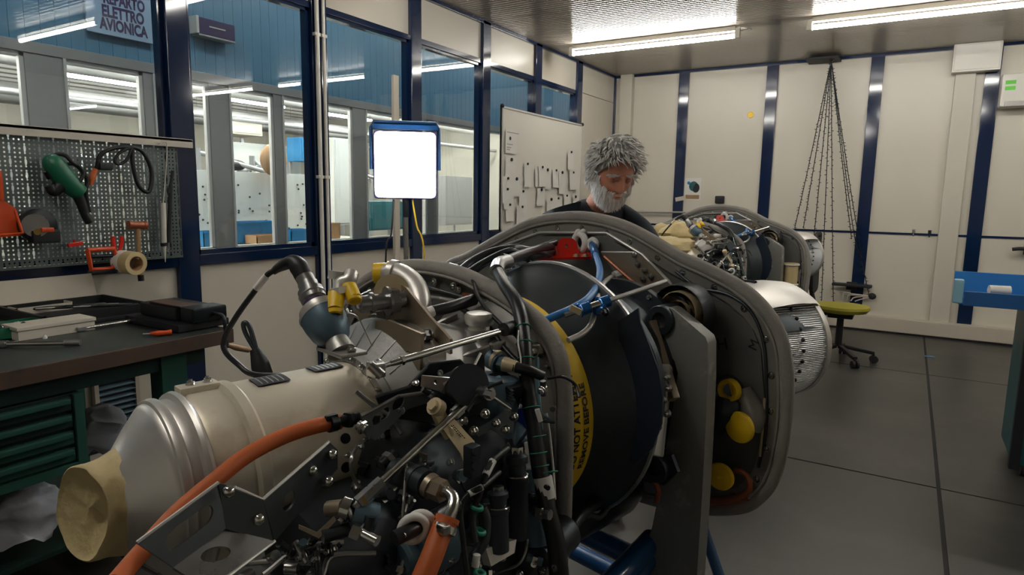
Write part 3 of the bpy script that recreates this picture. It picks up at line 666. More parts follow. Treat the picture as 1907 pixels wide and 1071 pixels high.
P('signal_cable', B().tube(cab, .0048, 10), 'black')
P('cable_marker', B().tube([LD(497, 513, 1.07), LD(477, 538, 1.078)], .0058, 10), 'teflon', None, 'white marker sleeve on the cable')
# forked yellow caps
P('tee_fitting', B().tube([LD(632, 555, 1.02), LD(635, 530, 1.03), LD(650, 522, 1.03), LD(655, 510, 1.04)], .012, 14).cyl(LD(633, 548, 1.02), LD(630, 536, 1.02), .016, n=6).cyl(LD(625, 520, 1.04), LD(627, 505, 1.04), .013, n=16), 'silver')
P('protective_cap', B().cyl(LD(627, 546, 1.02), LD(624, 578, 1.0), .0135, .0125, 22).lathe([(.0125, 0), (.012, .006), (.009, .008), (.009, .002), (0, .002)], LD(624, 578, 1.0), LD(624, 592, .995) - LD(624, 578, 1.0), 22), 'yellow', None, 'yellow plastic cap, larger of the forked pair')
P('protective_cap', B().cyl(LD(648, 530, 1.03), LD(660, 556, 1.015), .0125, .0115, 22).lathe([(.0115, 0), (.011, .005), (.008, .006), (.008, .002), (0, .002)], LD(660, 556, 1.015), LD(662, 566, 1.01) - LD(660, 556, 1.015), 22), 'yellow', None, 'yellow plastic cap, smaller of the forked pair')
P('safety_wire', B().tube([LD(647, 582, 1.0), LD(665, 590, 1.02), LD(680, 618, 1.04), LD(693, 645, 1.05)], .0012, 6).torus(LD(647, 582, 1.0), V((.4, 1, .1)), .005, .0022, 14, 6), 'steel')
P('safety_wire', B().tube([LD(640, 572, 1.0), LD(660, 555, 1.05), LD(690, 540, 1.12)], .0012, 6), 'steel')
# ---- sleeve tube, white collar, bent oil pipe
P('insulated_sleeve', B().tube([LD(806, 580, 1.30), LD(842, 571, 1.33), LD(882, 558, 1.38)], [.0115, .0125, .013], 16), 'harness')
P('collar', B().cyl(LD(797, 583, 1.295), LD(807, 579, 1.30), .0115, n=18), 'teflon')
P('oil_pipe', B().tube([LD(800, 582, 1.295), LD(784, 588, 1.28), LD(778, 602, 1.26), LD(775, 630, 1.24), LD(772, 665, 1.2)], .0065, 12), 'bright')
P('grommet_plate', B().plate([LP(*q, -.652) for q in ((862, 545), (884, 548), (897, 566), (894, 578), (872, 576), (866, 560))], -Y3, .003), 'redline')
P('bolt', B().hexn(LP(885, 568, -.655), -Y3, .008, .008), 'bright'); P('bolt', B().hexn(LP(845, 534, -.655), -Y3, .009, .006), 'bright'); P('bolt', B().hexn(LP(790, 533, -.655), -Y3, .011, .007), 'gunmetal')
P('bolt', B().hexn(LP(1000, 655, -.655), -Y3, .016, .012), 'bright'); P('bolt', B().hexn(LP(1019, 681, -.655), -Y3, .007, .006), 'bright')
P('edge_pipe', B().tube([LP(*q, -.66) for q in ((790, 552), (820, 556), (850, 562), (872, 574))], .005, 10), 'silver')
P('safety_wire', B().tube([LP(792, 532, -.67), LP(860, 552, -.68)], .0014, 6), 'bright')
P('loop_eye', B().torus(LP(858, 618, -.72), Z3, .012, .003, 18, 8).torus(LP(858, 606, -.72), Z3, .008, .0025, 18, 8), 'tag')
# ---- long control rods
def rod(a, b_, r, m='bright', ends=True, knob=None):
    a, b_ = V(a), V(b_); d = b_ - a; L_ = d.length; d.normalize()
    q = B().cyl(a + d * L_ * .12, b_ - d * L_ * .06, r, n=16).cyl(a + d * L_ * .06, a + d * L_ * .13, r * .75, r, 16)
    q.cyl(a + d * L_ * .13, a + d * L_ * .15, r * 1.35, n=6)
    o = P('control_rod', q, m)
    if ends:
        for e_ in (a, b_):
            q = B().sph(e_, r * 1.5, n=14, m=8).torus(e_, V((.3, 1, .2)), r * 1.6, r * .6, 18, 8); q.cyl(e_ - d * r * 3, e_ + d * r * 3, r * .7, n=10); q.build('rod_end', 'steel', o)
    return o
rod(LD(708, 683, 1.02), LD(950, 612, 1.24), .0062)
P('rod_boot', B().cyl(LD(938, 614, 1.22), LD(958, 609, 1.25), .013, n=16), 'black')
P('clevis', B().box(LD(700, 688, 1.01), (.028, .02, .024), bev=.004).cyl(LD(690, 680, 1.0), LD(712, 700, 1.0), .008, n=12), 'steel')
r2 = rod(LD(650, 955, .86), LD(887, 733, 1.04), .0058)
P('rod_adjuster', B().cyl(LD(668, 938, .865), LD(712, 897, .885), .0105, .0095, 6).cyl(LD(660, 946, .862), LD(668, 938, .865), .007, n=10), 'steel'); P('lock_nut', B().cyl(LD(672, 936, .865), LD(680, 929, .868), .0085, n=6), 'brass')
P('rod_sleeve', B().cyl(LD(845, 772, 1.01), LD(872, 747, 1.03), .0095, n=8), 'silver')
P('lever_joint', B().cyl(LD(872, 712, 1.06), LD(884, 722, 1.04), .012, n=14).cyl(LD(890, 730, 1.03), LD(912, 733, 1.0), .011, n=12).cyl(LD(905, 733, 1.0), LD(918, 736, .99), .007, n=6).sph(LD(875, 714, 1.05), .013), 'steel')
P('lever_arm', B().plate([LD(868, 706, 1.06), LD(893, 658, 1.10), LD(902, 662, 1.10), LD(904, 728, 1.05), LD(890, 735, 1.05)], V((.2, 1, 0)), .006), 'blackmetal')
P('lever_edge', B().tube([LD(870, 708, 1.055), LD(895, 658, 1.09)], .0025, 6), 'bright')
P('thin_link', B().cyl(LD(908, 733, 1.02), LD(950, 762, 1.06), .0028, n=8), 'bright')
# ---- dark angled brackets behind the rods
P('angle_bracket', B().plate([LD(700, 740, 1.05), LD(760, 722, 1.07), LD(800, 678, 1.12), LD(858, 672, 1.14), LD(905, 720, 1.12), LD(900, 770, 1.10), LD(820, 790, 1.08), LD(715, 775, 1.05)], V((-.2, 1, .1)), .006,
   [circ(LD(820, 695, 1.11), X3, Z3, .004, 10), circ(LD(790, 717, 1.09), X3, Z3, .004, 10)]), 'blackmetal')
P('bracket_lip', B().tube([LD(700, 740, 1.045), LD(760, 722, 1.065), LD(800, 678, 1.115), LD(856, 672, 1.135), LD(884, 696, 1.125)], .0035, 8, False), 'darksteel')
P('slotted_bracket', B().plate([LD(672, 775, .99), LD(742, 738, 1.03), LD(800, 730, 1.05), LD(806, 748, 1.05), LD(760, 762, 1.04), LD(700, 820, 1.0), LD(683, 812, .99)], V((-.3, 1, -.1)), .005,
   [slot(LD(710, 775, 1.005), LD(730, 760, 1.02) - LD(700, 780, 1.0), Z3, .035, .0085), slot(LD(742, 752, 1.03), LD(750, 748, 1.02) - LD(730, 760, 1.0), Z3, .028, .0085)]), 'darksteel')
P('bracket_lip', B().tube([LD(672, 775, .988), LD(742, 738, 1.028), LD(800, 730, 1.048)], .003, 8, False), 'steel')
P('drum', B().cyl(LD(838, 728, 1.10), LD(872, 716, 1.02), .030, n=28).cyl(LD(868, 718, 1.03), LD(874, 716, 1.015), .033, n=28).cyl(LD(840, 746, 1.04), LD(843, 745, 1.03), .006, n=12), 'gunmetal')
for q in ((820, 695, 1.105), (789, 716, 1.085), (841, 744, 1.05)): P('rivet', B().torus(LD(*q), V((.3, -1, .2)), .0045, .0016, 14, 6), 'steel')
# ---- lower-left folded steel arm
nA = V((.62, .78, 0)).normalized()
def zsheet(px): return px
P('folded_arm', B().plate([LD(254, 1011, .72), LD(407, 899, .80), LD(420, 985, .80), LD(323, 1057, .74)], V((-.7, .7, 0)), .0045,
   [slot(LD(354, 982, .765), LD(398, 950, .79) - LD(311, 1013, .745), Z3, .062, .0125)]), 'darksteel', None, 'dark folded sheet arm with a long slot')
P('folded_arm', B().plate([LD(407, 899, .80), LD(437, 908, .81), LD(490, 930, .83), LD(508, 1006, .83), LD(420, 985, .80)], V((-.1, 1, 0)), .004), 'darksteel')
P('folded_arm', B().plate([LD(490, 930, .83), LD(613, 823, .93), LD(629, 838, .94), LD(629, 873, .94), LD(512, 1008, .845)], V((-.7, .7, 0)), .0045,
   [circ(LD(539, 933, .868), (LD(560, 914, .885) - LD(520, 949, .85)).normalized(), Z3, .0125, 18)]), 'darksteel', None, 'dark folded sheet arm with a round hole')
P('arm_flange', B().plate([LD(323, 1057, .74), LD(420, 985, .80), LD(512, 1008, .83), LD(390, 1100, .74)], V((.0, .15, -1)), .0045,
   [circ(LD(402, 1032, .775), (LD(420, 985, .80) - LD(323, 1057, .74)).normalized(), (LD(512, 1008, .83) - LD(420, 985, .80)).normalized(), .014, 18)]), 'steel')
P('arm_edge', B().tube([LD(255, 1011, .72), LD(407, 899, .80)], .0024, 6), 'silver'); P('arm_edge', B().tube([LD(437, 908, .81), LD(490, 930, .83), LD(613, 823, .93)], .0024, 6, False), 'silver')
P('arm_edge', B().tube([LD(390, 1100, .74), LD(512, 1008, .83)], .0022, 6), 'silver')
for q in ((618, 847, .925), (581, 877, .90), (611, 897, .91), (481, 968, .815), (425, 916, .79)): P('rivet', B().lathe([(0, -.006), (.004, -.0055), (.0068, -.003), (.0075, 0), (.0075, .003)], LD(*q), V((-.4, 1, 0)), 14), 'bright')
# ---- orange hoses
h1 = P('orange_hose', B().tube([LD(215, 1085, .70), LD(262, 1030, .745), LD(330, 955, .80), LD(400, 895, .85), (LD(460, 848, .90)), LD(530, 812, .95), LD(590, 793, .99), LD(632, 786, 1.02)], [.0105, .0108, .0112, .0115, .0118, .012], 18), 'orange')
B().cyl(LD(612, 790, 1.0), LD(625, 787, 1.01), .0135, n=18).box(LD(617, 778, 1.0), (.008, .02, .01), bev=.002).build('hose_clamp', 'blackmetal', h1)
P('hose_ferrule', B().cyl(LD(630, 786, 1.015), LD(668, 778, 1.04), .0095, n=16).cyl(LD(645, 783, 1.02), LD(652, 782, 1.03), .0125, n=6), 'blackmetal')
h2 = P('orange_hose', B().tube([LD(782, 1090, .80), LD(805, 1035, .82), LD(820, 995, .84), LD(833, 968, .85)], .0145, 20), 'orange')
B().cyl(LD(826, 992, .842), LD(831, 979, .846), .0165, n=20).box(LD(826, 985, .825), (.016, .012, .012), bev=.002).build('hose_clamp', 'bright', h2)
B().cyl(LD(831, 973, .85), LD(834, 964, .853), .0165, n=20).build('hose_lip', 'orange', h2)
P('elbow_pipe', B().tube([LD(834, 968, .853), LD(842, 948, .86), LD(845, 930, .87), LD(836, 918, .88), LD(822, 914, .89)], .0085, 14), 'bright')
P('union_nut', B().cyl(LD(806, 908, .90), LD(826, 916, .888), .016, n=6).cyl(LD(797, 902, .905), LD(806, 908, .90), .0175, n=20), 'tan')
P('filter_barrel', B().cyl(LD(738, 878, .96), LD(797, 903, .91), .020, n=24).cyl(LD(776, 893, .93), LD(782, 896, .925), .023, n=24), 'gunmetal')
P('clamp_saddle', B().torus(LD(770, 985, .84), V((-.9, .5, 0)), .0165, .0055, 24, 10).torus(LD(782, 978, .85), V((-.9, .5, 0)), .0165, .0055, 24, 10), 'teflon', None, 'pair of white nylon clamp rings')
P('clamped_pipe', B().tube([LD(735, 1003, .82), LD(770, 985, .84), LD(850, 940, .92)], .010, 14), 'harness'); P('clamped_pipe', B().tube([LD(750, 998, .82), LD(778, 982, .845)], .005, 10), 'steel')
P('thin_link', B().cyl(LD(757, 865, .93), LD(748, 985, .87), .0022, n=8), 'bright')
# fitting cluster at the foot of the rod
for a, b_, r, n_, m in (((612, 948, .87), (640, 945, .86), .011, 12, 'tan'), ((636, 945, .86), (652, 950, .86), .016, 18, 'bright'), ((655, 955, .87), (700, 965, .88), .020, 18, 'gearblue'),
     ((655, 985, .85), (672, 992, .85), .011, 6, 'bright'), ((672, 992, .85), (703, 1008, .84), .0075, 14, 'bright'), ((600, 1000, .84), (650, 985, .86), .009, 12, 'gunmetal'), ((690, 960, .86), (680, 1000, .86), .008, 10, 'gunmetal')):
    P('fitting', B().cyl(LD(*a), LD(*b_), r, n=n_), m)
P('z_bracket', B().plate([LD(556, 978, .84), LD(590, 992, .83), LD(622, 962, .85), LD(626, 970, .85), LD(594, 1003, .83), LD(556, 985, .84)], V((0, 1, 0)), .004), 'tan')
# ---- data tag
tgp = [LD(826, 800, .985), LD(846, 780, 1.0), LD(868, 805, 1.01), LD(884, 822, 1.015), LD(880, 850, 1.0), LD(870, 880, .99), LD(858, 845, .99)]
P('data_tag', B().plate(tgp, V((-.2, 1, 0)), .002), 'tag', None, 'small tan tag plate with three lines of print')
ux = (LD(880, 828, 1.012) - LD(842, 786, .995)).normalized(); uz = V((-ux.z, 0, ux.x)).normalized(); 
if uz.z < 0: uz = -uz
tb_ = B()
rr = random.Random(4)
for k in range(3):
    x = 0
    while x < .03 - k * .006:
        w_ = rr.uniform(.002, .004); p = LD(846, 790, .986) + ux * (x + .0015) - uz * (.0015 + k * .0052) - Y3 * .0015
        tb_.plate([p, p + ux * w_, p + ux * w_ - uz * .0026, p - uz * .0026], -Y3, .0004); x += w_ + .0012
P('printed_lines', tb_, 'ink')
P('tag_fitting', B().cyl(LD(818, 762, 1.0), LD(808, 756, .99), .014, n=18).cyl(LD(808, 756, .99), LD(803, 753, .985), .009, n=6).tube([LD(814, 765, 1.0), LD(826, 790, 1.0), LD(840, 812, 1.0)], .011, 12), 'tag')
P('cable_block', B().box(LD(879, 858, .98), (.02, .02, .05), bev=.003).cyl(LD(884, 842, .97), LD(887, 841, .96), .006, n=8).cyl(LD(884, 870, .97), LD(887, 869, .96), .006, n=8), 'gunmetal')
# ---- near-side gearbox mass, castings and panels below the casing
P('accessory_gearbox', B().lathe([(.0, -.14), (.06, -.14), (.095, -.12), (.105, -.06), (.105, .02), (.12, .04), (.12, .10), (.10, .12)], LD(800, 870, 1.16), V((-.15, 1, 0)), 36), 'gunmetal')
P('accessory_gearbox', B().lathe([(.0, -.10), (.05, -.10), (.08, -.09), (.09, -.03), (.09, .06), (.11, .08), (.11, .16)], LD(640, 1000, 1.03), V((-.15, 1, 0)), 36), 'gunmetal')
P('gearbox_case', B().bb((-.14, -.98, .50), (.16, -.68, .80), bev=.03), 'gunmetal')
P('gearbox_case', B().bb((-.05, -1.12, .42), (.12, -.9, .70), bev=.03), 'blackmetal')
P('oil_tank', B().lathe([(.0, -.002), (.035, 0), (.045, .01), (.048, .03), (.048, .17), (.044, .19), (.03, .195), (.0, .195)], LD(905, 890, 1.20), V((0, .1, 1)), 32), 'gearblue')
P('blue_casting', B().tube([LD(900, 860, 1.16), LD(908, 800, 1.19), LD(935, 745, 1.22), LD(960, 715, 1.25)], [.03, .028, .024, .022], 16), 'gearblue')
P('royal_panel', B().plate([LD(952, 758, 1.25), LD(984, 742, 1.24), LD(990, 845, 1.2), (LD(962, 852, 1.2)), LD(958, 800, 1.22)], V((0, 1, 0)), .01), 'royal', None, 'royal blue flat panel beside the front bulkhead')
P('control_box', B().box(LD(938, 728, 1.18), (.058, .04, .05), rot=(0, .3, 0), bev=.004), 'blackmetal')
for k in range(5): P('cooling_fin', B().box(LD(938, 716 + k * 6, 1.155), (.05, .006, .002), rot=(0, .3, 0)), 'gunmetal')
P('blue_clip', B().plate([LD(905, 718, 1.15), LD(926, 700, 1.16), LD(930, 706, 1.16), LD(910, 728, 1.15)], V((0, 1, 0)), .006), 'ltblue')
P('linkage_plate', B().plate([LD(884, 800, 1.08), LD(915, 785, 1.10), (LD(945, 762, 1.12)), LD(958, 770, 1.12), LD(956, 805, 1.12), LD(935, 810, 1.11), LD(915, 800, 1.10), LD(890, 814, 1.08)], V((0, 1, 0)), .006), 'darksteel')
for q in ((958, 776, 1.10), (925, 788, 1.08), (942, 800, 1.09), (884, 802, 1.06), (905, 770, 1.06)): P('bolt', B().hexn(LD(*q), V((.2, -1, .1)), .0065, .008), 'bright')
# copper-coloured fitting beside the harness
P('pipe_union', B().cyl(LD(915, 668, 1.22), LD(932, 678, 1.2), .019, n=20).cyl(LD(932, 676, 1.2), LD(945, 680, 1.19), .015, n=6), 'gearblue'); P('pipe_union', B().cyl(LD(938, 678, 1.19), LD(962, 684, 1.18), .014, .011, 16).cyl(LD(925, 672, 1.21), LD(930, 674, 1.205), .021, n=20), 'tag')
P('harness_branch', B().tube([LD(955, 683, 1.18), LD(985, 690, 1.18), LD(1010, 700, 1.19)], .010, 12), 'harness')
# ---- upright pumps near the front bulkhead
def pump(px, y0, y1, z, r, m='gunmetal'):
    a, b_ = LD(px + (y1 - y0) * .02, y1, z), LD(px, y0, z); d = b_ - a; L_ = d.length
    P('hydraulic_cylinder', B().lathe([(r * .6, 0), (r, .004), (r, L_ * .6), (r * 1.12, L_ * .62), (r * 1.12, L_ * .68), (r * .85, L_ * .70), (r * .85, L_ * .82), (r * 1.05, L_ * .83), (r * 1.05, L_ * .9), (r * .6, L_ * .93), (r * .5, L_), (0, L_)], a, d, 26), m)
    P('cylinder_cap', B().cyl(a + d * .93, a + d * 1.0, r * .62, n=6), 'bright'); P('retaining_ring', B().torus(a + d * .69, d, r, r * .12, 24, 6), 'bright')
pump(962, 832, 1005, 1.12, .0185); pump(927, 905, 1030, 1.05, .0165)
P('cylinder_foot', B().plate([LD(905, 1022, 1.03), LD(940, 1012, 1.05), LD(962, 1005, 1.08), LD(958, 1030, 1.06), LD(915, 1055, 1.03)], V((0, 1, -.1)), .02), 'silver')
P('blue_casting', B().tube([LD(982, 870, 1.2), LD(985, 910, 1.2), LD(995, 960, 1.2), LD(1000, 1010, 1.2)], [.02, .026, .028, .026], 18), 'gearblue')
P('square_port', B().box(LD(990, 935, 1.165), (.03, .01, .035), bev=.003), 'domedark')
P('relay', B().box(LD(978, 850, 1.2), (.02, .02, .06), rot=(0, -.15, 0), bev=.003), 'steel')
P('marker_sleeve', B().tube([LD(918, 858, 1.02), LD(904, 885, 1.0)], .0062, 12), 'teflon', None, 'white marker sleeve'); P('sensor_lead', B().tube([LD(945, 835, 1.06), LD(918, 858, 1.02), LD(904, 885, 1.0), LD(893, 920, .99), LD(880, 960, .98), LD(885, 1010, .97)], .0052, 10), 'black')
P('marker_sleeve', B().tube([LD(898, 907, .99), LD(873, 920, .98)], .0052, 12), 'teflon', None, 'white marker sleeve'); P('sensor_lead', B().tube([LD(930, 880, 1.04), LD(898, 907, .99), LD(873, 920, .98), LD(858, 945, .97), (LD(862, 1000, .96)), LD(870, 1071, .95)], .0044, 10), 'black')
P('marker_sleeve', B().tube([LD(888, 1033, .97), LD(885, 1055, .97)], .006, 12), 'teflon', None, 'white marker sleeve')
for q in ((888, 945, .985), (893, 990, .985), (893, 1068, .97)): P('teal_wrap', B().torus(LD(*q), V((.2, .2, 1)), .0075, .0035, 16, 8), 'lacing')
P('curved_pipe', B().tube([LD(897, 945, 1.0), LD(905, 970, 1.0), LD(900, 1010, .99), LD(880, 1040, .98)], .0085, 12), 'gunmetal')
# ---- small fittings crowding the accessory side
rr = random.Random(21)
KEEP = [(575, 830, 60), (650, 950, 28), (833, 985, 40), (850, 820, 30), (700, 690, 60), (962, 905, 40), (927, 960, 30), (760, 830, 24), (820, 780, 22), (815, 912, 30), (770, 985, 26), (975, 800, 22)]
def spot():
    while True:
        px, py = rr.uniform(600, 1035), rr.uniform(700, 1071)
        if py < 700 + (px < 680) * 130 or (px < 640 and py < 900): continue
        if all((px - a) ** 2 + (py - b_) ** 2 > r * r for a, b_, r in KEEP):
            z = rr.uniform(.97, 1.05) if px < 870 else rr.uniform(1.12, 1.2)
            return px, py, z
MM = ['gunmetal', 'steel', 'gearblue', 'blackmetal', 'bright', 'gunmetal', 'steel', 'harness', 'darksteel']
for k in range(46):
    px, py, z = spot(); c = LD(px, py, z); d = V((rr.uniform(-1, 1), rr.uniform(-1, .2), rr.uniform(-1, 1))).normalized()
    r = rr.uniform(.004, .0095); L_ = rr.uniform(.012, .035); m = rr.choice(MM)
    o = P('fitting', B().cyl(c, c + d * L_, r, n=14), m)
    B().cyl(c + d * L_ * .3, c + d * L_ * .6, r * 1.4, n=6).build('hex_nut', rr.choice(['steel', 'bright', 'tan', 'gunmetal']), o)
for k in range(26):
    px, py, z = spot(); pts = [LD(px, py, z)]; a = rr.uniform(0, 2 * PI)
    for j in range(3):
        a += rr.uniform(-.9, .9); L_ = rr.uniform(22, 46); px += math.cos(a) * L_; py += math.sin(a) * L_; pts.append(LD(px, py, z + rr.uniform(-.02, .03)))
    P('small_pipe', B().tube(pts, rr.choice([.0022, .003, .004, .0055]), 8), rr.choice(['harness', 'steel', 'blackmetal', 'gunmetal', 'bright', 'harness', 'gearblue']))
for k in range(44):
    px, py, z = spot(); P('bolt', B().hexn(LD(px, py, z), V((rr.uniform(-.3, .5), -1, rr.uniform(-.3, .5))), rr.uniform(.0035, .006), .007), rr.choice(['bright', 'steel', 'steel']))
for k in range(12):
    px, py, z = spot(); c = LD(px, py, z + .01); u_, v_, _ = frame(V((rr.uniform(-.4, .4), -1, rr.uniform(-.3, .3)))); w_, h_ = rr.uniform(.014, .03), rr.uniform(.008, .016)
    P('small_bracket', B().plate([c - u_ * w_ - v_ * h_, c + u_ * w_ - v_ * h_ * .6, c + u_ * w_ * 1.1 + v_ * h_, c - u_ * w_ * .4 + v_ * h_ * 1.2], u_.cross(v_), .003, [circ(c, u_, v_, .004, 10)]), rr.choice(['darksteel', 'gunmetal', 'steel', 'tan']))
for k in range(34):
    px, py = rr.uniform(440, 640), rr.uniform(985, 1071)
    if py < 1075 - (px - 400) * .45 + 10: continue
    c = LD(px, py, rr.uniform(.86, .92)); d = V((rr.uniform(-1, 1), rr.uniform(-1, 0), rr.uniform(-1, 1))).normalized()
    P('fitting', B().cyl(c, c + d * rr.uniform(.015, .04), rr.uniform(.003, .008), n=12), rr.choice(MM)); P('bolt', B().hexn(c + d * .01, V((.2, -1, .2)), .0045, .006), 'steel')
for a, b_, c_ in (((455, 1050, .88), (520, 1045, .89), (580, 1048, .9)), ((490, 1071, .86), (560, 1020, .9), (640, 1010, .92)), ((600, 1071, .88), (620, 1035, .9), (700, 1030, .92))):
    P('small_pipe', B().tube([LD(*a), LD(*b_), LD(*c_)], .004, 8), 'steel')
# shadowy bodies behind them
for q, r, h_, ax_, m in (((690, 860, 1.12), .05, .12, (-.3, 1, .1), 'gearblue'), ((745, 800, 1.14), .045, .1, (.2, 1, .3), 'gunmetal'), ((860, 960, 1.14), .05, .14, (.1, 1, 0), 'gearblue'), ((1000, 1040, 1.22), .04, .1, (-.2, 1, .1), 'gunmetal'), ((745, 1040, 1.0), .05, .08, (0, 1, .1), 'gearblue'), ((905, 850, 1.2), .05, .08, (0, 1, .1), 'gearblue')):
    o = P('pump_body', B().lathe([(0, 0), (r * .5, 0), (r * .62, .006), (r * .62, .02), (r * .9, .022), (r, .03), (r, h_), (r * .8, h_ + .01)], LD(*q), V(ax_), 30), m)
    for j in range(6):
        u_, v_, w_ = frame(V(ax_)); B().hexn(LD(*q) + w_ * .022 + (u_ * math.cos(j * 1.05) + v_ * math.sin(j * 1.05)) * r * .78, -w_, .0045, .006).build('bolt', 'bright', o)
# ---- main harness
hp = [LD(1030, 458, 1.98), LD(1000, 465, 1.85), LD(965, 476, 1.7), LD(938, 489, 1.55), LD(926, 500, 1.45), LD(940, 530, 1.35), LD(962, 565, 1.28), LD(973, 610, 1.24), LD(978, 660, 1.21), LD(982, 720, 1.19), LD(992, 780, 1.17), LD(1000, 840, 1.16), LD(1008, 890, 1.15), LD(1020, 950, 1.14), LD(1035, 1010, 1.14), LD(1042, 1080, 1.14)]
hm = P('wiring_harness', B().tube(hp, [.012, .012, .013, .014, .014, .0145, .015, .016, .018], 16), 'harness')
for q, nx in (((974, 612, 1.24), 7), ((977, 640, 1.222), 8), ((979, 668, 1.208), 9), ((1000, 812, 1.165), 11), ((1002, 843, 1.16), 11), ((1006, 868, 1.155), 12), ((990, 760, 1.175), 10), ((1022, 880, 1.15), 10)):
    B().torus(LD(*q), hp[nx] - hp[nx - 1], .0158, .0012, 22, 6).build('lacing_cord', 'lacing', hm)
B().cyl(LD(1010, 888, 1.15), LD(1017, 928, 1.145), .0175, n=20).build('white_sleeve', 'teflon', hm)
B().tube([LD(1000, 762, 1.15), LD(1007, 785, 1.15)], .0045, 10).build('marker_sleeve', 'teflon', hm)
P('elbow_shell', B().tube([LD(945, 487, 1.54), LD(930, 492, 1.47), LD(925, 505, 1.425)], .0165, 16), 'steel')
P('braided_cable', B().tube([LD(1034, 452, 1.98), LD(1008, 460, 1.92), LD(985, 467, 1.86), LD(955, 463, 1.80), (LD(915, 470, 1.78)), LD(880, 488, 1.75), LD(860, 505, 1.72)], [.012, .010, .013, .012, .013, .014], 12), 'harness')
P('braided_cable', B().tube([LD(1030, 470, 1.96), LD(1000, 477, 1.86), LD(975, 478, 1.78), LD(948, 468, 1.74), LD(905, 488, 1.70), LD(870, 512, 1.66)], [.010, .013, .010, .013], 12), 'blackmetal')
P('braided_cable', B().tube([LD(1025, 476, 1.94), LD(990, 470, 1.82), LD(962, 482, 1.72), LD(935, 478, 1.68)], [.009, .012, .009], 12), 'gunmetal')
P('thin_cable', B().tube([LD(838, 492, 1.62), LD(860, 500, 1.5), LD(880, 522, 1.42), LD(890, 552, 1.36), LD(912, 583, 1.31), LD(940, 610, 1.27), LD(958, 622, 1.25), LD(975, 640, 1.24)], .0042, 10), 'black')
P('thin_cable', B().tube([LD(860, 575, 1.4), LD(905, 605, 1.32), (LD(940, 650, 1.28)), LD(970, 680, 1.25)], .006, 10), 'blackmetal')
P('white_cord', B().tube([LD(966, 615, 1.21), LD(965, 640, 1.2), LD(970, 670, 1.19), LD(968, 700, 1.18)], .0016, 6), 'teflon')
P('white_cord', B().tube([LD(1018, 770, 1.2), LD(1024, 810, 1.2), LD(1030, 870, 1.19), LD(1034, 930, 1.19)], .0022, 6), 'teflon')
P('blue_pipe', B().tube([LD(1000, 665, 1.25), LD(1001, 700, 1.245), LD(1003, 740, 1.24), LD(1008, 800, 1.24)], .004, 8), 'ltblue')
# ---- items over the casing behind the front bulkhead
P('plug', B().cyl(LD(992, 530, 1.75), LD(1006, 521, 1.78), .026, n=24).torus(LD(990, 531, 1.745), V((1, .6, .6)), .023, .006, 24, 8), 'ltblue')
P('plug_boot', B().cyl(LD(962, 543, 1.70), LD(990, 531, 1.745), .016, n=16), 'black')
ch = [LD(985, 489, 1.80), LD(1000, 500, 1.82), LD(1016, 508, 1.85), LD(1030, 521, 1.86)]
for k, q in enumerate(spline(ch, 4)): P('cable_bead', B().sph(q, .0085, n=10, m=6), 'bright' if k % 2 else 'black')
P('sensor_tip', B().cyl(LD(1018, 527, 1.80), LD(1032, 520, 1.84), .010, n=14).cyl(LD(1012, 530, 1.79), LD(1018, 527, 1.80), .014, n=6), 'bright')
P('safety_wire', B().tube([LD(1034, 522, 1.84), LD(1050, 535, 1.85), LD(1070, 535, 1.88), LD(1092, 524, 1.92), LD(1106, 517, 1.95)], .0022, 6), 'steel')
P('casing_rim', B().tube([LD(1004, 496, 1.9), LD(1040, 494, 1.9), LD(1075, 502, 1.88), LD(1104, 517, 1.86)], .0035, 8), 'bright')
for q, l_ in (((945, 508, 1.7), 'a'), ((965, 507, 1.72), 'b'), ((985, 510, 1.75), 'c'), ((955, 521, 1.7), 'd'), ((1000, 512, 1.8), 'e')): P('valve_block', B().box(LD(*q), (.035, .03, .02), rot=(0, .4, .3), bev=.004).hexn(LD(q[0], q[1] - 6, q[2] - .02), Z3, .008, .012), 'steel')
P('valve_rail', B().beam(LD(935, 520, 1.66), LD(1010, 512, 1.82), .03, .012, bev=.003), 'gunmetal')
# red hoisting bracket
rb_ = P('hoist_bracket', B().plate([LD(1002, 485, 1.93), LD(1024, 473, 1.98), LD(1100, 474, 1.99), LD(1110, 483, 1.94)], V((0, 0, 1)), .008), 'redpaint', None, 'bright red hoisting bracket')
B().plate([LD(1032, 478, 1.96), LD(1040, 448, 1.97), LD(1048, 443, 1.97), LD(1066, 444, 1.97), LD(1074, 450, 1.97), LD(1080, 478, 1.96)], V((0, 1, 0)), .022, [circ(LD(1055, 458, 1.96), X3, Z3, .006, 12)]).build('bracket_web', 'redpaint', rb_)
B().plate([LD(1015, 480, 1.95), LD(1034, 458, 1.96), LD(1038, 480, 1.95)], V((0, 1, 0)), .01).build('bracket_web', 'redpaint', rb_)
for q in ((1024, 478, 1.94), (1073, 478, 1.94), (1090, 478, 1.94)): P('bolt', B().hexn(LD(*q), Z3, .008, .006), 'tag')
P('white_bush', B().torus(LP(1080, 452, -.03), Y3 + X3 * .2, .026, .011, 28, 10), 'teflon', None, 'white nylon ring behind the red bracket')
P('white_bush', B().torus(LP(1104, 455, -.03), Y3, .014, .008, 28, 10), 'teflon', None, 'white nylon ring that the blue hose enters')
P('pipe_clip', B().sph(LP(1077, 433, -.03), .011, n=10).sph(LP(1086, 432, -.03), .010, n=10), 'teflon')
P('rubber_grommet', B().lathe([(.012, -.01), (.02, -.008), (.022, 0), (.012, 0)], LP(1143, 482, -.03), Y3, 6), 'teflon')
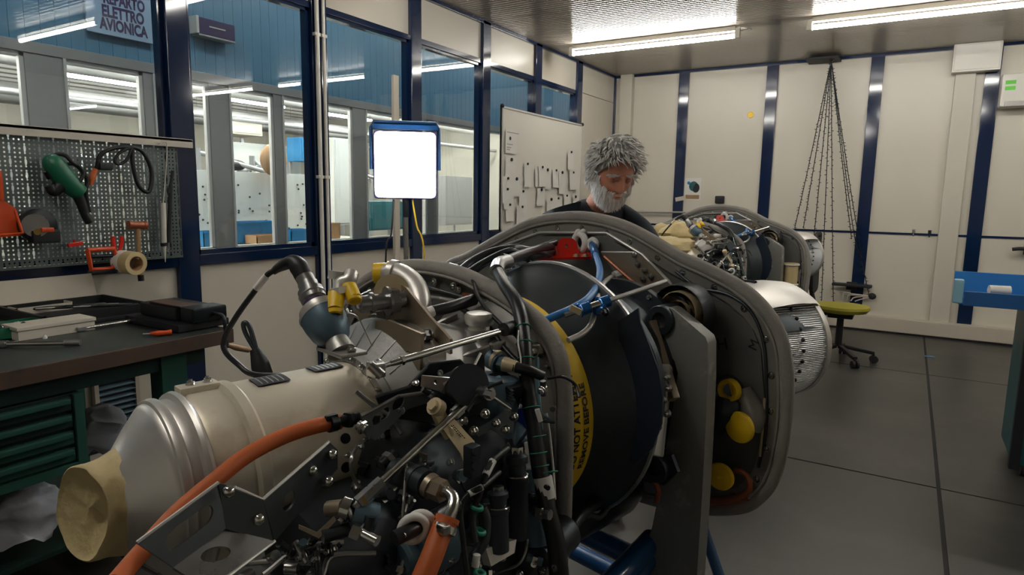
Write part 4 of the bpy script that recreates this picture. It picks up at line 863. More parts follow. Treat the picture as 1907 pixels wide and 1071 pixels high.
bh = P('blue_hose', B().tube([LP(1104, 455, -.02), LD(1108, 472, 1.90), LD(1117, 500, 1.68), LD(1113, 528, 1.50), LD(1095, 556, 1.40), LD(1065, 575, 1.36), LD(1040, 586, 1.34), LD(1012, 598, 1.325)], .0085, 14), 'bluehose')
B().tube([LP(1104, 456, -.03), LD(1108, 472, 1.895), LD(1111, 481, 1.885)], .0125, 14).build('hose_sleeve', 'bluefit', bh)
P('fuel_pipe', B().tube([LD(1058, 634, 1.31), LD(1083, 622, 1.33), LD(1100, 605, 1.35), LD(1108, 580, 1.38), LD(1114, 552, 1.44), LD(1124, 528, 1.60), LD(1142, 514, 1.86), LD(1168, 507, 1.88), LD(1190, 500, 1.89)], .0062, 10), 'silver')
P('pipe_nut', B().cyl(LD(1144, 514, 1.86), LD(1156, 510, 1.87), .014, n=8), 'teflon'); P('pipe_nut', B().cyl(LD(1166, 508, 1.88), LD(1182, 502, 1.885), .012, n=8), 'teflon'); P('pipe_nut', B().cyl(LD(1182, 502, 1.885), LD(1197, 497, 1.89), .015, n=16), 'ltblue')
for a, b_ in (((1080, 578, 1.35), (1098, 572, 1.355)), ((1116, 566, 1.37), (1134, 560, 1.375)), ((1112, 575, 1.37), (1126, 578, 1.36))):
    P('blue_coupling', B().cyl(LD(*a), LD(*b_), .013, n=18).torus(LD(*a), LD(*b_) - LD(*a), .0128, .003, 18, 6), 'bluefit')
P('push_rod', B().cyl(LD(1050, 588, 1.335), LD(1240, 524, 1.50), .0055, n=10), 'steel'); P('rod_coupling', B().cyl(LD(1098, 572, 1.352), LD(1116, 566, 1.36), .008, n=12), 'bright')
P('bolt', B().hexn(LD(1128, 581, 1.35), V((0, -1, 0)), .008, .012), 'gunmetal'); P('lever', B().beam(LD(1062, 572, 1.33), LD(1082, 582, 1.33), .012, .012), 'tag')
P('angle_bracket', B().plate([LP(*q, -.06) for q in ((1118, 470), (1184, 471), (1210, 492), (1262, 548), (1215, 560), (1160, 530))], Y3, .006), 'tan')
P('bracket_slot', B().tube([LP(1125, 478, -.068), LP(1205, 548, -.068)], .004, 6), 'redline')
for q in ((1181, 475), (1187, 492), (1200, 504), (1212, 515), (1197, 520)): P('rivet', B().lathe([(0, -.007), (.005, -.006), (.008, -.002), (.008, 0)], LP(*q, -.064), Y3, 12), 'steel')
# ---- trunnion with black strap on the near side
tr = LP(1232, 596, -.19)
P('trunnion_ring', B().lathe([(.020, -.012), (.036, -.012), (.038, -.008), (.038, .05), (.02, .05)], tr, Y3, 32), 'gunmetal')
P('trunnion_pin', B().lathe([(0, -.004), (.014, -.004), (.0195, -.008), (.0195, .05)], tr, Y3, 24), 'black')
P('trunnion_bush', B().lathe([(.052, 0), (.055, .004), (.055, .05), (.03, .055), (.03, 0)], tr + V((.012, .05, .015)), Y3, 36), 'tag')
P('strap', B().tube([LP(*q, -.12) for q in ((1196, 565), (1222, 550), (1245, 545), (1270, 556), (1284, 580), (1293, 600))], .007, 10), 'black')
P('strap', B().tube([LP(*q, -.10) for q in ((1215, 552), (1240, 538), (1262, 540), (1282, 560), (1296, 592))], .006, 10), 'gunmetal')
P('mount_housing', B().lathe([(.075, 0), (.078, .01), (.078, .06), (.05, .08), (.04, .1)], tr + V((.012, .05, .01)), Y3, 36, a0=.0), 'blackmetal')
P('casing_bracket', B().beam(LP(1212, 600, -.2), LP(1255, 745, -.25), .02, .03, bev=.004), 'tan'); P('casing_bracket', B().beam(LP(1240, 680, -.22), LP(1222, 850, -.3), .03, .05, bev=.006), 'silver')
for q in ((1243, 702), (1236, 745), (1246, 722), (1226, 795), (1205, 830), (1244, 770)): P('bolt', B().hexn(LP(*q, -.3), V((.2, -1, 0)), .0075, .012), 'bright')
P('lower_lug', B().lathe([(.017, -.01), (.033, -.01), (.035, -.006), (.035, .02), (.017, .02)], LP(1221, 872, -.27), Y3, 28), 'gunmetal'); P('lug_arm', B().plate([LP(*q, -.262) for q in ((1200, 850), (1250, 848), (1262, 880), (1236, 905), (1206, 890))], Y3, .012), 'gunmetal')
P('red_clip', B().tube([LP(1218, 895, -.25), LP(1226, 915, -.25), LP(1222, 935, -.25)], .007, 10), 'redline')
# ---- fittings on the right of the rear bulkhead
P('manifold', B().tube([LP(1356, 745, -.05), LP(1350, 765, -.06), LP(1335, 790, -.05), LP(1318, 800, -.03)], [.036, .04, .03, .026], 22).cyl(LP(1357, 722, -.0), LP(1357, 727, -.06), .036, .032, 28), 'gunmetal')
P('manifold', B().tube([LP(1380, 730, -.02), LP(1400, 770, -.03), LP(1395, 800, -.04)], [.03, .034, .03], 18), 'bulkflange')
P('protective_cap', B().lathe([(.0, .012), (.017, .012), (.0185, -.006), (.0265, -.009), (.029, -.005), (.029, .012), (.02, .016)], LP(1357, 727, -.07), Y3 + X3 * .1, 36), 'yellow', None, 'hollow yellow cap, topmost on the rear bulkhead')
P('protective_cap', B().lathe([(.0, -.012), (.030, -.009), (.0385, -.004), (.040, .001), (.039, .006), (.02, .01), (.0, .01)], LP(1377, 796, -.08), Y3 + X3 * .15, 40), 'yellow', None, 'flat yellow disc cap, larger, in the middle of the rear bulkhead')
P('protective_cap', B().lathe([(.0, -.006), (.004, -.008), (.006, -.004), (.032, -.004), (.036, 0), (.036, .005), (.0, .008)], LP(1341, 888, -.08), Y3 - X3 * .1, 40), 'yellow', None, 'flat yellow disc cap at the bottom of the rear bulkhead')
P('cap_boss', B().cyl(LP(1377, 796, -.07), LP(1377, 796, 0), .028, n=24), 'gunmetal'); P('cap_boss', B().cyl(LP(1341, 888, -.07), LP(1341, 888, 0), .026, n=24), 'gunmetal')
P('union_pipe', B().cyl(LP(1318, 768, -.05), LP(1338, 773, -.05), .009, n=14).cyl(LP(1325, 770, -.05), LP(1331, 771, -.05), .013, n=6), 'bright')
P('tan_strip', B().tube([LP(1424, 742, -.02), LP(1421, 790, -.02), LP(1415, 850, -.02)], .0035, 6, False), 'tag')
P('drain_tube', B().tube([LP(1368, 876, -.04), LP(1384, 880, -.04), LP(1396, 896, -.04), LP(1392, 916, -.04), (LP(1360, 932, -.04)), LP(1316, 936, -.04)], .0075, 12), 'redline')
P('lower_tray', B().tube([LP(1312, 935, -.02), LP(1350, 935, -.02), LP(1390, 925, -.02)], .012, 10), 'redline')
P('curved_bead', B().tube([LP(*q, -.012) for q in ((1258, 505), (1300, 535), (1355, 548), (1398, 580), (1422, 640), (1427, 730), (1425, 810), (1412, 870))], .004, 8), 'gunmetal')
# pen marks
def onplate(o, ang, s=1):
    ca, sa = math.cos(ang), math.sin(ang)
    return lambda c: o + V((c.x * ca - c.y * sa, 0, c.x * sa + c.y * ca)) * s
text_mesh('H', .045, onplate(LP(1336, 652, -.0065), .25), 'pen_mark', 'ink', eng)
text_mesh('M', .035, onplate(LP(1408, 655, -.0065), 1.3), 'pen_mark', 'ink', eng)
# ---- under the casing between the bulkheads
P('starter_body', B().lathe([(0, 0), (.05, .0), (.075, .02), (.08, .05), (.08, .3), (.07, .34), (.0, .34)], (.05, -.50, .62), V((.0, 1, 0)), 32), 'blackmetal')
P('lower_gearbox', B().bb((-.22, -.55, .52), (.02, -.06, .74), bev=.03), 'blackmetal')
P('blue_coupling', B().lathe([(.012, -.01), (.022, -.01), (.026, 0), (.026, .012), (.018, .02), (.018, -.01)], LD(1113, 885, 1.5), V((.5, -1, .1)), 28), 'bluehose', None, 'bright blue round coupling under the casing')
P('drain_pipe', B().tube([LD(1150, 890, 1.6), LD(1120, 925, 1.5), LD(1080, 960, 1.4), LD(1055, 1000, 1.35)], .014, 14), 'blackmetal'); P('drain_pipe', B().tube([LD(1145, 870, 1.6), LD(1100, 930, 1.52), LD(1070, 975, 1.45)], .006, 10), 'steel')
P('bolt', B().hexn(LD(1146, 872, 1.5), V((.4, -1, 0)), .008, .014), 'bright'); P('bolt', B().hexn(LD(1193, 866, 1.6), V((.4, -1, .3)), .010, .012), 'brass')
P('drain_pipe', B().tube([LD(1062, 990, 1.4), LD(1090, 960, 1.45), LD(1120, 960, 1.5), LD(1150, 905, 1.58)], .008, 12), 'black')
# ---- hot end behind the rear bulkhead
du = V((.30, .95, 0)).normalized(); do = V((.140, .075, .974))
ex_ = P('exhaust_shroud', B().lathe([(.125, .0), (.145, .03), (.152, .08), (.157, .16), (.163, .24), (.165, .315)], do, du, 64), 'foil', None, 'embossed silver foil heat shroud behind the rear bulkhead')
P('exhaust_lip', B().lathe([(.164, .312), (.168, .314), (.169, .322), (.168, .332), (.160, .34), (.14, .342), (.13, .32)], do, du, 64), 'silver')
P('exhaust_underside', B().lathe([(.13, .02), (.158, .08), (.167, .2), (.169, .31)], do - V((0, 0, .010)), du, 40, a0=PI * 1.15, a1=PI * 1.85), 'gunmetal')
P('turbine_casing', B().lathe([(.2, .01), (.21, .03), (.21, .2), (.17, .3), (.15, .5), (.12, .55)], (-.06, 0, .93), Y3, 48), 'steel')
u2, v2, _ = frame(du)
au = max((k * .01 for k in range(628)), key=lambda a: (u2 * math.cos(a) + v2 * math.sin(a)).z)      # angle of the crown
P('shroud_cover', B().lathe([(.150, .05), (.166, .07), (.176, .13), (.186, .19), (.186, .25), (.180, .31), (.164, .343)], do, du, 30, a0=au - .85, a1=au + .75), 'silver', None, 'smooth silver cover with three slots on top of the shroud')
for k in range(3):
    h = .10 + .04 * k; q = []
    for j in range(9):
        a = au - .28 + .36 * j / 8; q.append(do + du * h + (u2 * math.cos(a) + v2 * math.sin(a)) * (.1775 + .0035 * k))
    P('louver', B().tube(q, .006, 8, False), 'gap')
for k in range(14):
    a = -1.2 + k * .19; u2, v2, _ = frame(du); 
    for h in (.1, .22):
        c = do + du * h + (u2 * math.cos(a) + v2 * math.sin(a)) * (.154 if h < .15 else .162); P('shroud_stitch', B().sph(c, .006, n=8, m=5), 'gunmetal')
# ================================================================ STAND OF THE NEAR ENGINE
st = thing('engine_stand', 'blue tube engine stand with thick grey side arms under the nearest engine', 'stand', ROOT, ERZ, 'engine stands')
def SP(name, b, m, par=None, lab=None):
    o = b.build(name, m, par or st)
    if lab: o['label'] = lab
    return o
arm = [(1216, 618), (1214, 588), (1222, 576), (1238, 571), (1252, 575), (1270, 590), (1314, 628), (1318, 640), (1318, 700), (1315, 780), (1311, 860), (1306, 950), (1298, 1071), (1290, 1150), (1180, 1150), (1194, 1050), (1215, 980), (1232, 890), (1246, 800), (1258, 730), (1262, 695), (1256, 672), (1236, 648)]
apts = [LP(*q, -.19) for q in arm]
SP('side_arm', B().plate(apts, Y3, .042, [circ(LP(1232, 596, -.19), X3, Z3, .0195, 20)]), 'bracket')
mx = lambda p: V((-.5 - p.x, p.y, p.z))
SP('side_arm', B().plate([mx(p) for p in apts], Y3, .042), 'bracket')
for sgn, x in ((1, .16), (-1, -.66)):
    SP('upright_tube', B().cyl((x, -.14, .06), (x, -.14, .42), .03, n=20), 'standblue')
    SP('base_tube', B().cyl((x, -.95, .12), (x, .22, .12), .032, n=20), 'standblue')
    SP('brace_tube', B().cyl((x, .16, .12), (x - sgn * .02, -.1, .46), .026, n=18), 'standblue')
    SP('brace_tube', B().cyl((x, -.85, .12), (x, -.16, .46), .026, n=18), 'standblue')
    for y_ in (-.85, .15):
        cw = SP('caster', B().cyl((x - .02, y_, .045), (x + .02, y_, .045), .045, n=22), 'black'); B().bb((x - .028, y_ - .02, .05), (x + .028, y_ + .02, .1), bev=.004).build('caster_fork', 'steel', cw)
for y_, z in ((-.14, .40), (.14, .12), (-.8, .12)): SP('cross_tube', B().cyl((-.66, y_, z), (.16, y_, z), .03, n=20), 'standblue')
p1_, p2_ = LD(1215, 1005, 1.74), LD(1140, 1085, 1.60)
SP('cross_tube', B().cyl(p1_, p1_ + (p2_ - p1_) * 1.6, .03, n=20), 'standblue')
SP('brace_tube', B().cyl(LP(1306, 975, -.10), LP(1352, 1110, -.10), .014, n=18), 'standblue')
SP('front_post', B().cyl((-.25, -.8, .12), (-.25, -.8, .46), .03, n=20).beam((-.4, -.8, .47), (-.1, -.8, .47), .06, .02), 'standblue')
# ---- second engine and stand: copies set further back, beside the back wall
R2 = V((-.99, 5.14, 0))
eng2 = dup(eng); eng2.location = R2; eng2['label'] = 'smaller-looking second helicopter engine standing behind the man, by the hanging lights'
st2 = dup(st); st2.location = R2; st2['label'] = 'blue stand under the second engine at the back of the room'

for ch in list(eng2.children):
    n_ = ch.name.split('.')[0]; lab = ch.get('label', '')
    if n_ in ('intake_cover', 'lettering', 'pen_mark', 'orange_hose') or (n_ == 'protective_cap' and 'rear bulkhead' in lab) or n_ == 'cap_boss':
        for g in list(ch.children): bpy.data.objects.remove(g)
        bpy.data.objects.remove(ch)
P2 = lambda name, b, m, lab=None: (lambda o: (o.__setitem__('label', lab) if lab else None, o)[1])(b.build(name, m, eng2))
c_ = LP(1372, 770, -.09)
P2('oil_filter_can', B().lathe([(0, 0), (.05, 0), (.052, .008), (.046, .014), (.046, .15), (.052, .156), (.052, .17), (.0, .172)], c_ - V((0, 0, .09)), Z3, 28), 'tape', 'cream filter can strapped to the rear bulkhead')
P2('can_band', B().torus(c_ + V((0, 0, -.07)), Z3, .05, .006, 28, 8), 'teflon'); P2('can_band', B().torus(c_ + V((0, 0, .07)), Z3, .05, .006, 28, 8), 'teflon')
P2('intake_cover', B().lathe([(r + .004, y) for r, y in YP], YC, Y3, 60), 'domedark')
def cloth(c, sx, sy, sz, m, seed, lab):
    rows = []
    for i in range(15):
        th = .001 + PI * i / 14; row = []
        for j in range(28):
            ph = 2 * PI * j / 28; p = V((math.sin(th) * math.cos(ph) * sx, math.sin(th) * math.sin(ph) * sy, math.cos(th) * sz))
            p *= 1 + .35 * noise.noise(p * 14 + V((seed, 0, 0))) + .15 * noise.noise(p * 40 + V((seed, 0, 0))); row.append(p + c)
        rows.append(row)
    return P2('cloth_cover', B().grid(rows, True, True, True), m, lab)
cloth(V((-.10, -.92, 1.17)), .13, .12, .07, 'tape', 2, 'cream cloth cover bundled over the front casing')
cloth(V((-.02, -1.15, 1.10)), .14, .16, .06, 'tape', 7, 'cream cloth draped over the nose tube')
cloth(V((-.30, -.80, 1.17)), .07, .05, .05, 'tape', 9, 'small cream cloth wad')
# ================================================================ WORKBENCH SIDE
def W(px, py, x): return on(px, py, (x, 0, 0), (1, 0, 0))
def F(px, py, z): return on(px, py, (0, 0, z), (0, 0, 1))
def BK(px, py, y): return on(px, py, (0, y, 0), (0, 1, 0))
# perforated tool board
pm = bpy.data.materials.new('perforated_steel'); pm.use_nodes = True; nt = pm.node_tree; N = nt.nodes; L = nt.links
bs = N['Principled BSDF']; bs.inputs['Base Color'].default_value = (.115, .14, .135, 1); bs.inputs['Roughness'].default_value = .4; bs.inputs['Metallic'].default_value = .3
tc = N.new('ShaderNodeTexCoord'); sp = N.new('ShaderNodeSeparateXYZ'); L.new(tc.outputs['Object'], sp.inputs[0])
def mth(op, a, b=None, c=None):
    n = N.new('ShaderNodeMath'); n.operation = op
    for i, v in enumerate((a, b, c)):
        if v is None: continue
        if isinstance(v, (int, float)): n.inputs[i].default_value = v
        else: L.new(v, n.inputs[i])
    return n.outputs[0]
def holes(pitch, ry, rz):
    fy_ = mth('SUBTRACT', mth('FRACT', mth('DIVIDE', sp.outputs[1], pitch)), .5); fz_ = mth('SUBTRACT', mth('FRACT', mth('DIVIDE', sp.outputs[2], pitch)), .5)
    a = mth('POWER', mth('DIVIDE', fy_, ry / pitch), 2.0); b = mth('POWER', mth('DIVIDE', fz_, rz / pitch), 2.0)
    return mth('LESS_THAN', mth('ADD', mth('ABSOLUTE', a), mth('ABSOLUTE', b)), 1.0)
hl = mth('MAXIMUM', holes(.019, .0042, .0042), holes(.057, .0055, .015))
tr_ = N.new('ShaderNodeBsdfTransparent'); mxs = N.new('ShaderNodeMixShader'); L.new(hl, mxs.inputs[0]); L.new(bs.outputs[0], mxs.inputs[1]); L.new(tr_.outputs[0], mxs.inputs[2])
L.new(mxs.outputs[0], N['Material Output'].inputs[0])
PX = -3.30
pg = thing('tool_board', 'grey-green perforated steel tool board fixed under a cream rail', 'tool board', (PX, 0, 0))
for y0, y1 in ((-.6, .28), (.285, 1.165), (1.17, 2.03)):
    B().bb((-.001, y0, 1.055), (.001, y1, 1.645)).build('perforated_panel', pm, pg)
    B().bb((-.016, y0, 1.052), (.003, y0 + .004, 1.648)).bb((-.016, y1 - .004, 1.052), (.003, y1, 1.648)).build('panel_edge', 'peg', pg)
B().bb((-.02, -.6, 1.045), (.004, 2.03, 1.056)).build('bottom_edge', 'peg', pg)
B().bb((-.05, -.6, 1.648), (.035, 2.1, 1.665), bev=.003).bb((.028, -.6, 1.62), (.035, 2.1, 1.665), bev=.002).build('top_rail', 'offwhite', pg)
TX = PX + .03
def T(name, lab, cat, px, py, x=TX, grp=None):
    p = W(px, py, x); return thing(name, lab, cat, p, 0, grp), p
def TT(o, p): return lambda px, py, dx=0.: W(px, py, TX + dx) - p
# orange dustpan
t, p = T('dustpan', 'orange plastic dustpan hung at the left end of the tool board', 'dustpan', 15, 400); q = TT(t, p)
B().plate([q(-30, 385), q(0, 335), q(4, 372), q(28, 388), q(46, 438), q(0, 442), q(-30, 444)], (1, 0, 0), .006).build('pan', 'orangeplastic', t)
B().tube([q(-30, 440, .05), q(0, 438, .06), (q(42, 434, .05)), q(28, 392, .03)], .006, 8, False).build('pan_rim', 'orangeplastic', t)
B().tube([q(3, 372, .01), q(0, 335, .01), q(-3, 318, .01)], .010, 10).build('handle', 'orangeplastic', t)
# angle grinder-like circular tool
t, p = T('circular_saw', 'dark hand saw tool with round blade guard hung beside the dustpan', 'power tool', 70, 425); q = TT(t, p)
B().lathe([(0, 0), (.07, 0), (.075, .01), (.075, .03), (.05, .04), (0, .04)], q(66, 420, .0), (1, 0, 0), 30).build('blade_guard', 'blackmetal', t)
B().cyl(q(66, 420, .045), q(66, 420, .052), .05, n=28).build('blade', 'steel', t)
B().cyl(q(70, 432, .05), q(70, 432, .065), .014, n=16).build('arbor', 'brass', t)
B().box(q(82, 440, .03), (.06, .11, .06), bev=.01).build('body', 'black', t); B().box(q(88, 428, .07), (.02, .05, .02), bev=.006).build('handle', 'orangeplastic', t)
# green drill with cable
t, p = T('power_drill', 'green corded power drill hung barrel-up on the tool board', 'drill', 120, 330); q = TT(t, p)
B().tube([q(95, 292, .04), q(100, 305, .05), q(118, 330, .05), q(140, 352, .05), q(150, 360, .05)], [.03, .045, .048, .042, .036], 18).build('motor_body', 'drill', t)
B().tube([q(112, 345, .05), q(100, 356, .05), q(92, 345, .05)], [.03, .024, .02], 14).build('gearcase', 'black', t)
B().tube([q(140, 352, .05), q(152, 380, .05), q(158, 398, .05), q(168, 414, .05)], [.026, .022, .019, .022], 14).build('handle', 'black', t)
B().cyl(q(96, 330, .05), q(86, 318, .05), .02, .014, 16).build('chuck', 'blackmetal', t)
B().tube([q(92, 300, .05), q(105, 288, .06), q(122, 290, .07), q(135, 303, .08), q(150, 315, .07), q(162, 335, .06), q(160, 360, .06), q(166, 395, .05)], .009, 10).build('power_cord', 'black', t)
B().tube([q(125, 305, .07), q(145, 308, .08), q(155, 325, .08), q(140, 350, .08)], .008, 10).build('power_cord', 'black', t)
# soldering gun with looped cable
t, p = T('soldering_tool', 'orange-handled electric tool with thick black looped cable on the board', 'hand tool', 175, 330); q = TT(t, p)
B().tube([q(168, 345, .04), q(172, 330, .04), q(178, 315, .04)], [.010, .014, .012], 12).build('handle', 'orange', t)
B().box(q(195, 310, .04), (.04, .06, .035), bev=.008).build('switch_box', 'black', t)
B().tube([q(180, 315, .04), q(186, 290, .05), q(205, 278, .05), q(232, 274, .05), q(262, 280, .05), q(280, 310, .05), q(282, 340, .05), q(275, 358, .05), q(258, 345, .05), q(248, 310, .05), q(246, 275, .05)], .010, 12).build('cable', 'black', t)
B().tube([q(246, 276, .06), q(235, 298, .06), q(220, 306, .06), q(214, 298, .06), q(225, 283, .06), q(247, 274, .06)], .007, 10).build('cable', 'black', t)
# pliers, mallet, orange frame handle, tape rolls
t, p = T('pliers', 'pair of dark red handled pliers hung beside the mallet', 'pliers', 217, 455); q = TT(t, p)
for a in (((210, 440), (212, 458), (216, 474)), ((227, 440), (225, 458), (220, 474))): B().tube([q(*k, .02) for k in a], [.009, .010, .006], 10).build('grip', 'redpaint', t)
B().tube([q(216, 474, .02), q(219, 486, .02)], [.010, .005], 10).build('jaw', 'blackmetal', t)
t, p = T('mallet', 'small mallet with orange-brown head and wooden handle', 'mallet', 258, 420); q = TT(t, p)
B().cyl(q(241, 419, .03), q(271, 420, .03), .019, n=20).cyl(q(239, 419, .03), q(244, 419, .03), .022, n=20).cyl(q(267, 420, .03), q(272, 420, .03), .022, n=20).build('head', 'redline', t)
B().tube([q(257, 424, .03), q(259, 470, .03), q(262, 520, .03)], [.011, .010, .012], 12).build('handle', 'wood', t); B().cyl(q(262, 512, .03), q(263, 523, .03), .014, n=14).build('grip', 'ink', t)
t, p = T('orange_frame_handle', 'orange rectangular handle frame with black base hung under the board', 'handle', 190, 485); q = TT(t, p)
B().tube([q(163, 466, .05), q(212, 463, .05), q(217, 480, .05), (q(209, 500, .05)), q(170, 502, .05), q(163, 466, .05)], .011, 10, False).build('frame', 'orangeplastic', t)
B().beam(q(167, 507, .04), q(217, 503, .04), .05, .012, bev=.004).build('base', 'black', t); B().cyl(q(170, 478, .04), q(210, 476, .04), .010, n=12).build('roller', 'blackmetal', t)
c0, c1 = W(226, 487, -3.24), W(254, 491, -3.13)
for k, (m, a, b_) in enumerate((('teflon', 0, .42), ('tape', .45, 1.0))):
    o = thing('tape_roll', ['white tape roll hidden behind the cream one on the hook', 'cream masking tape roll facing the room on the hook'][k], 'tape', c0, 0, 'tape rolls on a hook')
    d = (c1 - c0); L_ = d.length
    B().lathe([(.036, a * L_), (.055, a * L_), (.0555, (a + .02) * L_), (.0555, (b_ - .02) * L_), (.055, b_ * L_), (.036, b_ * L_), (.036, a * L_)], (0, 0, 0), d, 36).build('tape', m, o)
    B().lathe([(.033, a * L_), (.036, a * L_), (.036, b_ * L_), (.033, b_ * L_), (.033, a * L_)], (0, 0, 0), d, 30).build('core', 'cardboard' if k else 'beige', o)
B().cyl((-3.29, c0.y, c0.z + .028), c1 + V((.02, 0, .025)), .004, n=8).build('x', 'steel'); hk = C.objects[-1]; hk.name = 'hook_rod'; tag(hk, 'steel hook rod through the tape rolls', 'hook')
t, p = T('red_clip_tool', 'little dark red clamp hung below the drill', 'clamp', 140, 455); q = TT(t, p)
B().beam(q(126, 457, .02), q(153, 453, .02), .014, .018, bev=.003).build('bar', 'redpaint', t); B().tube([q(150, 450, .02), q(158, 448, .02)], .005, 8).build('screw', 'steel', t); B().cyl(q(138, 446, .02), q(139, 452, .02), .006, n=10).build('knob', 'redpaint', t)
# sealant guns hanging at the post
t, p = T('sealant_tube', 'white slim sealant tube with nozzle hanging at the right end of the board', 'tube', 308, 400, -3.25); 
q = lambda px, py, dx=0.: W(px, py, -3.25 + dx) - p
B().cyl(q(304, 378), q(306, 455), .012, n=16).build('barrel', 'white', t); B().cyl(q(306, 455), q(308, 488), .009, .002, 12).build('nozzle', 'white', t); B().tube([q(296, 268), q(305, 264), q(311, 272), q(308, 330), q(304, 378)], .003, 8).build('hanging_wire', 'offwhite', t)
B().cyl(q(305, 452), q(306, 458), .017, n=14).build('collar', 'ink', t)
t, p = T('caulking_gun', 'black rod-shaped caulking gun hanging next to the white sealant tube', 'caulking gun', 318, 400, -3.25); 
q = lambda px, py, dx=0.: W(px, py, -3.25 + dx) - p
B().cyl(q(318, 345), q(314, 452), .010, n=14).build('barrel', 'ink', t); B().tube([q(314, 360), q(319, 340), q(322, 318)], .008, 10).build('handle', 'black', t); B().cyl(q(314, 448), q(313, 470), .004, n=8).build('rod', 'steel', t)
# ---- bench
XFt = -2.28; ZB = .85
bn = thing('workbench', 'dark green workbench with worn wooden front edge along the left wall', 'workbench', (-2.8, .6, 0))
def BB(name, lo, hi, m, par=None, bev=.004):
    o_ = V((-2.8, .6, 0)); return B().bb(V(lo) - o_, V(hi) - o_, bev=bev).build(name, m, par or bn)
BB('top', (-3.26, -.9, ZB - .05), (XFt - .012, 1.585, ZB), 'benchtop')
BB('front_edge', (XFt - .012, -.9, ZB - .055), (XFt, 1.6, ZB + .001), 'benchedge'); BB('end_edge', (-3.26, 1.585, ZB - .055), (XFt - .012, 1.6, ZB + .001), 'benchedge')
BB('apron', (XFt - .08, -.9, ZB - .12), (XFt - .05, 1.5, ZB - .056), 'greendk')
for y_ in (1.32,):
    BB('leg', (XFt - .12, y_, 0), (XFt - .04, y_ + .1, ZB - .056), 'green'); BB('leg', (-3.2, y_, 0), (-3.12, y_ + .1, ZB - .056), 'green')
BB('foot_rail', (-3.12, 1.34, .1), (XFt - .12, 1.40, .16), 'greendk')
# drawer cabinet
y1 = W(152, 705, XFt - .03).y; 
ca = thing('drawer_cabinet', 'dark green metal drawer cabinet hung under the workbench', 'cabinet', (-2.8, y1 - .35, .3))
o_ = V((-2.8, y1 - .35, .3))
def CB(name, lo, hi, m, par=None, bev=.003): return B().bb(V(lo) - o_, V(hi) - o_, bev=bev).build(name, m, par or ca)
zb_ = W(150, 858, XFt - .03).z; zt = ZB - .125
y0 = y1 - .75
CB('body', (-3.1, y0, zb_), (XFt - .05, y1, zt), 'greendk'); CB('side_frame', (XFt - .05, y1 - .03, zb_ - .03), (XFt - .025, y1, zt), 'green'); CB('bottom_frame', (XFt - .05, y0, zb_ - .03), (XFt - .025, y1 - .03, zb_), 'green')
n_ = 4; hgt = (zt - zb_) / n_
for k in range(n_):
    d_ = CB('drawer', (XFt - .05, y0 + .01, zb_ + k * hgt + .006), (XFt - .032, y1 - .035, zb_ + (k + 1) * hgt - .006), 'green' if k < 2 else 'greendk')
    B().bb(V((XFt - .032, y0 + .02, zb_ + (k + 1) * hgt - .026)) - o_, V((XFt - .012, y1 - .045, zb_ + (k + 1) * hgt - .008)) - o_, bev=.004).build('handle', 'green', d_)
BB('lower_shelf', (-3.15, -.9, .16), (XFt - .1, 1.3, .18), 'greendk')
# louvred heater grille on the wall
g0, g1 = W(185, 772, -3.36), W(248, 692, -3.36)
gr = thing('wall_grille', 'dark louvred grille low on the white wall under the bench', 'grille', (-3.375, g0.y, g0.z))
Ly, Lz = g1.y - g0.y, g1.z - g0.z
B().bb((0, 0, -.15), (.012, Ly, Lz)).build('backing', 'ink', gr)
B().bb((0, -.02, -.17), (.03, 0, Lz + .02)).bb((0, Ly, -.17), (.03, Ly + .02, Lz + .02)).bb((0, 0, Lz), (.03, Ly, Lz + .02)).build('frame', 'tan_wall', gr)
k = -.14
while k < Lz: B().box((.02, Ly / 2, k), (.022, Ly, .006), rot=(0, .6, 0)).build('louvre', 'gearblue', gr); k += .03
# rags
def rag(name, lab, c, w_, h_, d_, seed, m='rag'):
    rr = random.Random(seed); b = B(); rows = []; nu, nv = 26, 18
    for i in range(nv + 1):
        v = i / nv; row = []
        for j in range(nu):
            a = 2 * PI * j / nu; wdt = w_ * (.35 + .65 * v ** .6) * (1 + .25 * math.sin(3 * a + seed) * v)
            p = V((math.cos(a) * d_ * (.4 + .6 * v), math.sin(a) * wdt / 2, h_ * (1 - v)))
            p += noise.noise_vector(p * 11 + V((seed, 0, 0))) * .045 * (.3 + v) + noise.noise_vector(p * 34 + V((seed, 3, 0))) * .014
            row.append(p)
        rows.append(row)
    b.grid(rows, True, True, True); o = b.build(name, m, ang=80); o.location = c; return tag(o, lab, 'rag')
p = W(192, 845, -2.62); rag('rag', 'crumpled white rag hanging beside the green drawer cabinet', p, .22, W(192, 755, -2.62).z - p.z, .07, 3)
p = W(60, 985, -2.42); rag('rag', 'pale blue-white rag spilling below the drawer cabinet', p, .26, W(60, 905, -2.42).z - p.z, .08, 8)
# ---- things on the bench
def BT(px, py, dz=0.): return F(px, py, ZB + dz)
t = thing('socket_case', 'open black tool case with chrome tools, flat on the bench', 'tool case', BT(180, 600)); o_ = BT(180, 600)
a, b_, c_ = BT(82, 600) - o_, BT(150, 622) - o_, BT(290, 600) - o_
ctr = V((-.28, .16, 0)); 
q0, q1 = BT(80, 585) - o_, BT(285, 560) - o_
B().bb((-.38, -.2, .0), (.02, .22, .02), bev=.005).build('base', 'ink', t)
B().bb((-.38, -.2, .02), (-.37, .22, .055)).bb((.01, -.2, .02), (.02, .22, .055)).bb((-.38, -.2, .02), (.02, -.19, .055)).bb((-.38, .21, .02), (.02, .22, .055)).build('rim', 'black', t)
for k in range(6): B().cyl((-.33 + k * .02, -.16 + k * .03, .04), (-.16 + k * .025, .12 + k * .015, .045), .006, n=8).build('ratchet_bar', 'blackmetal' if k % 2 else 'steel', t)
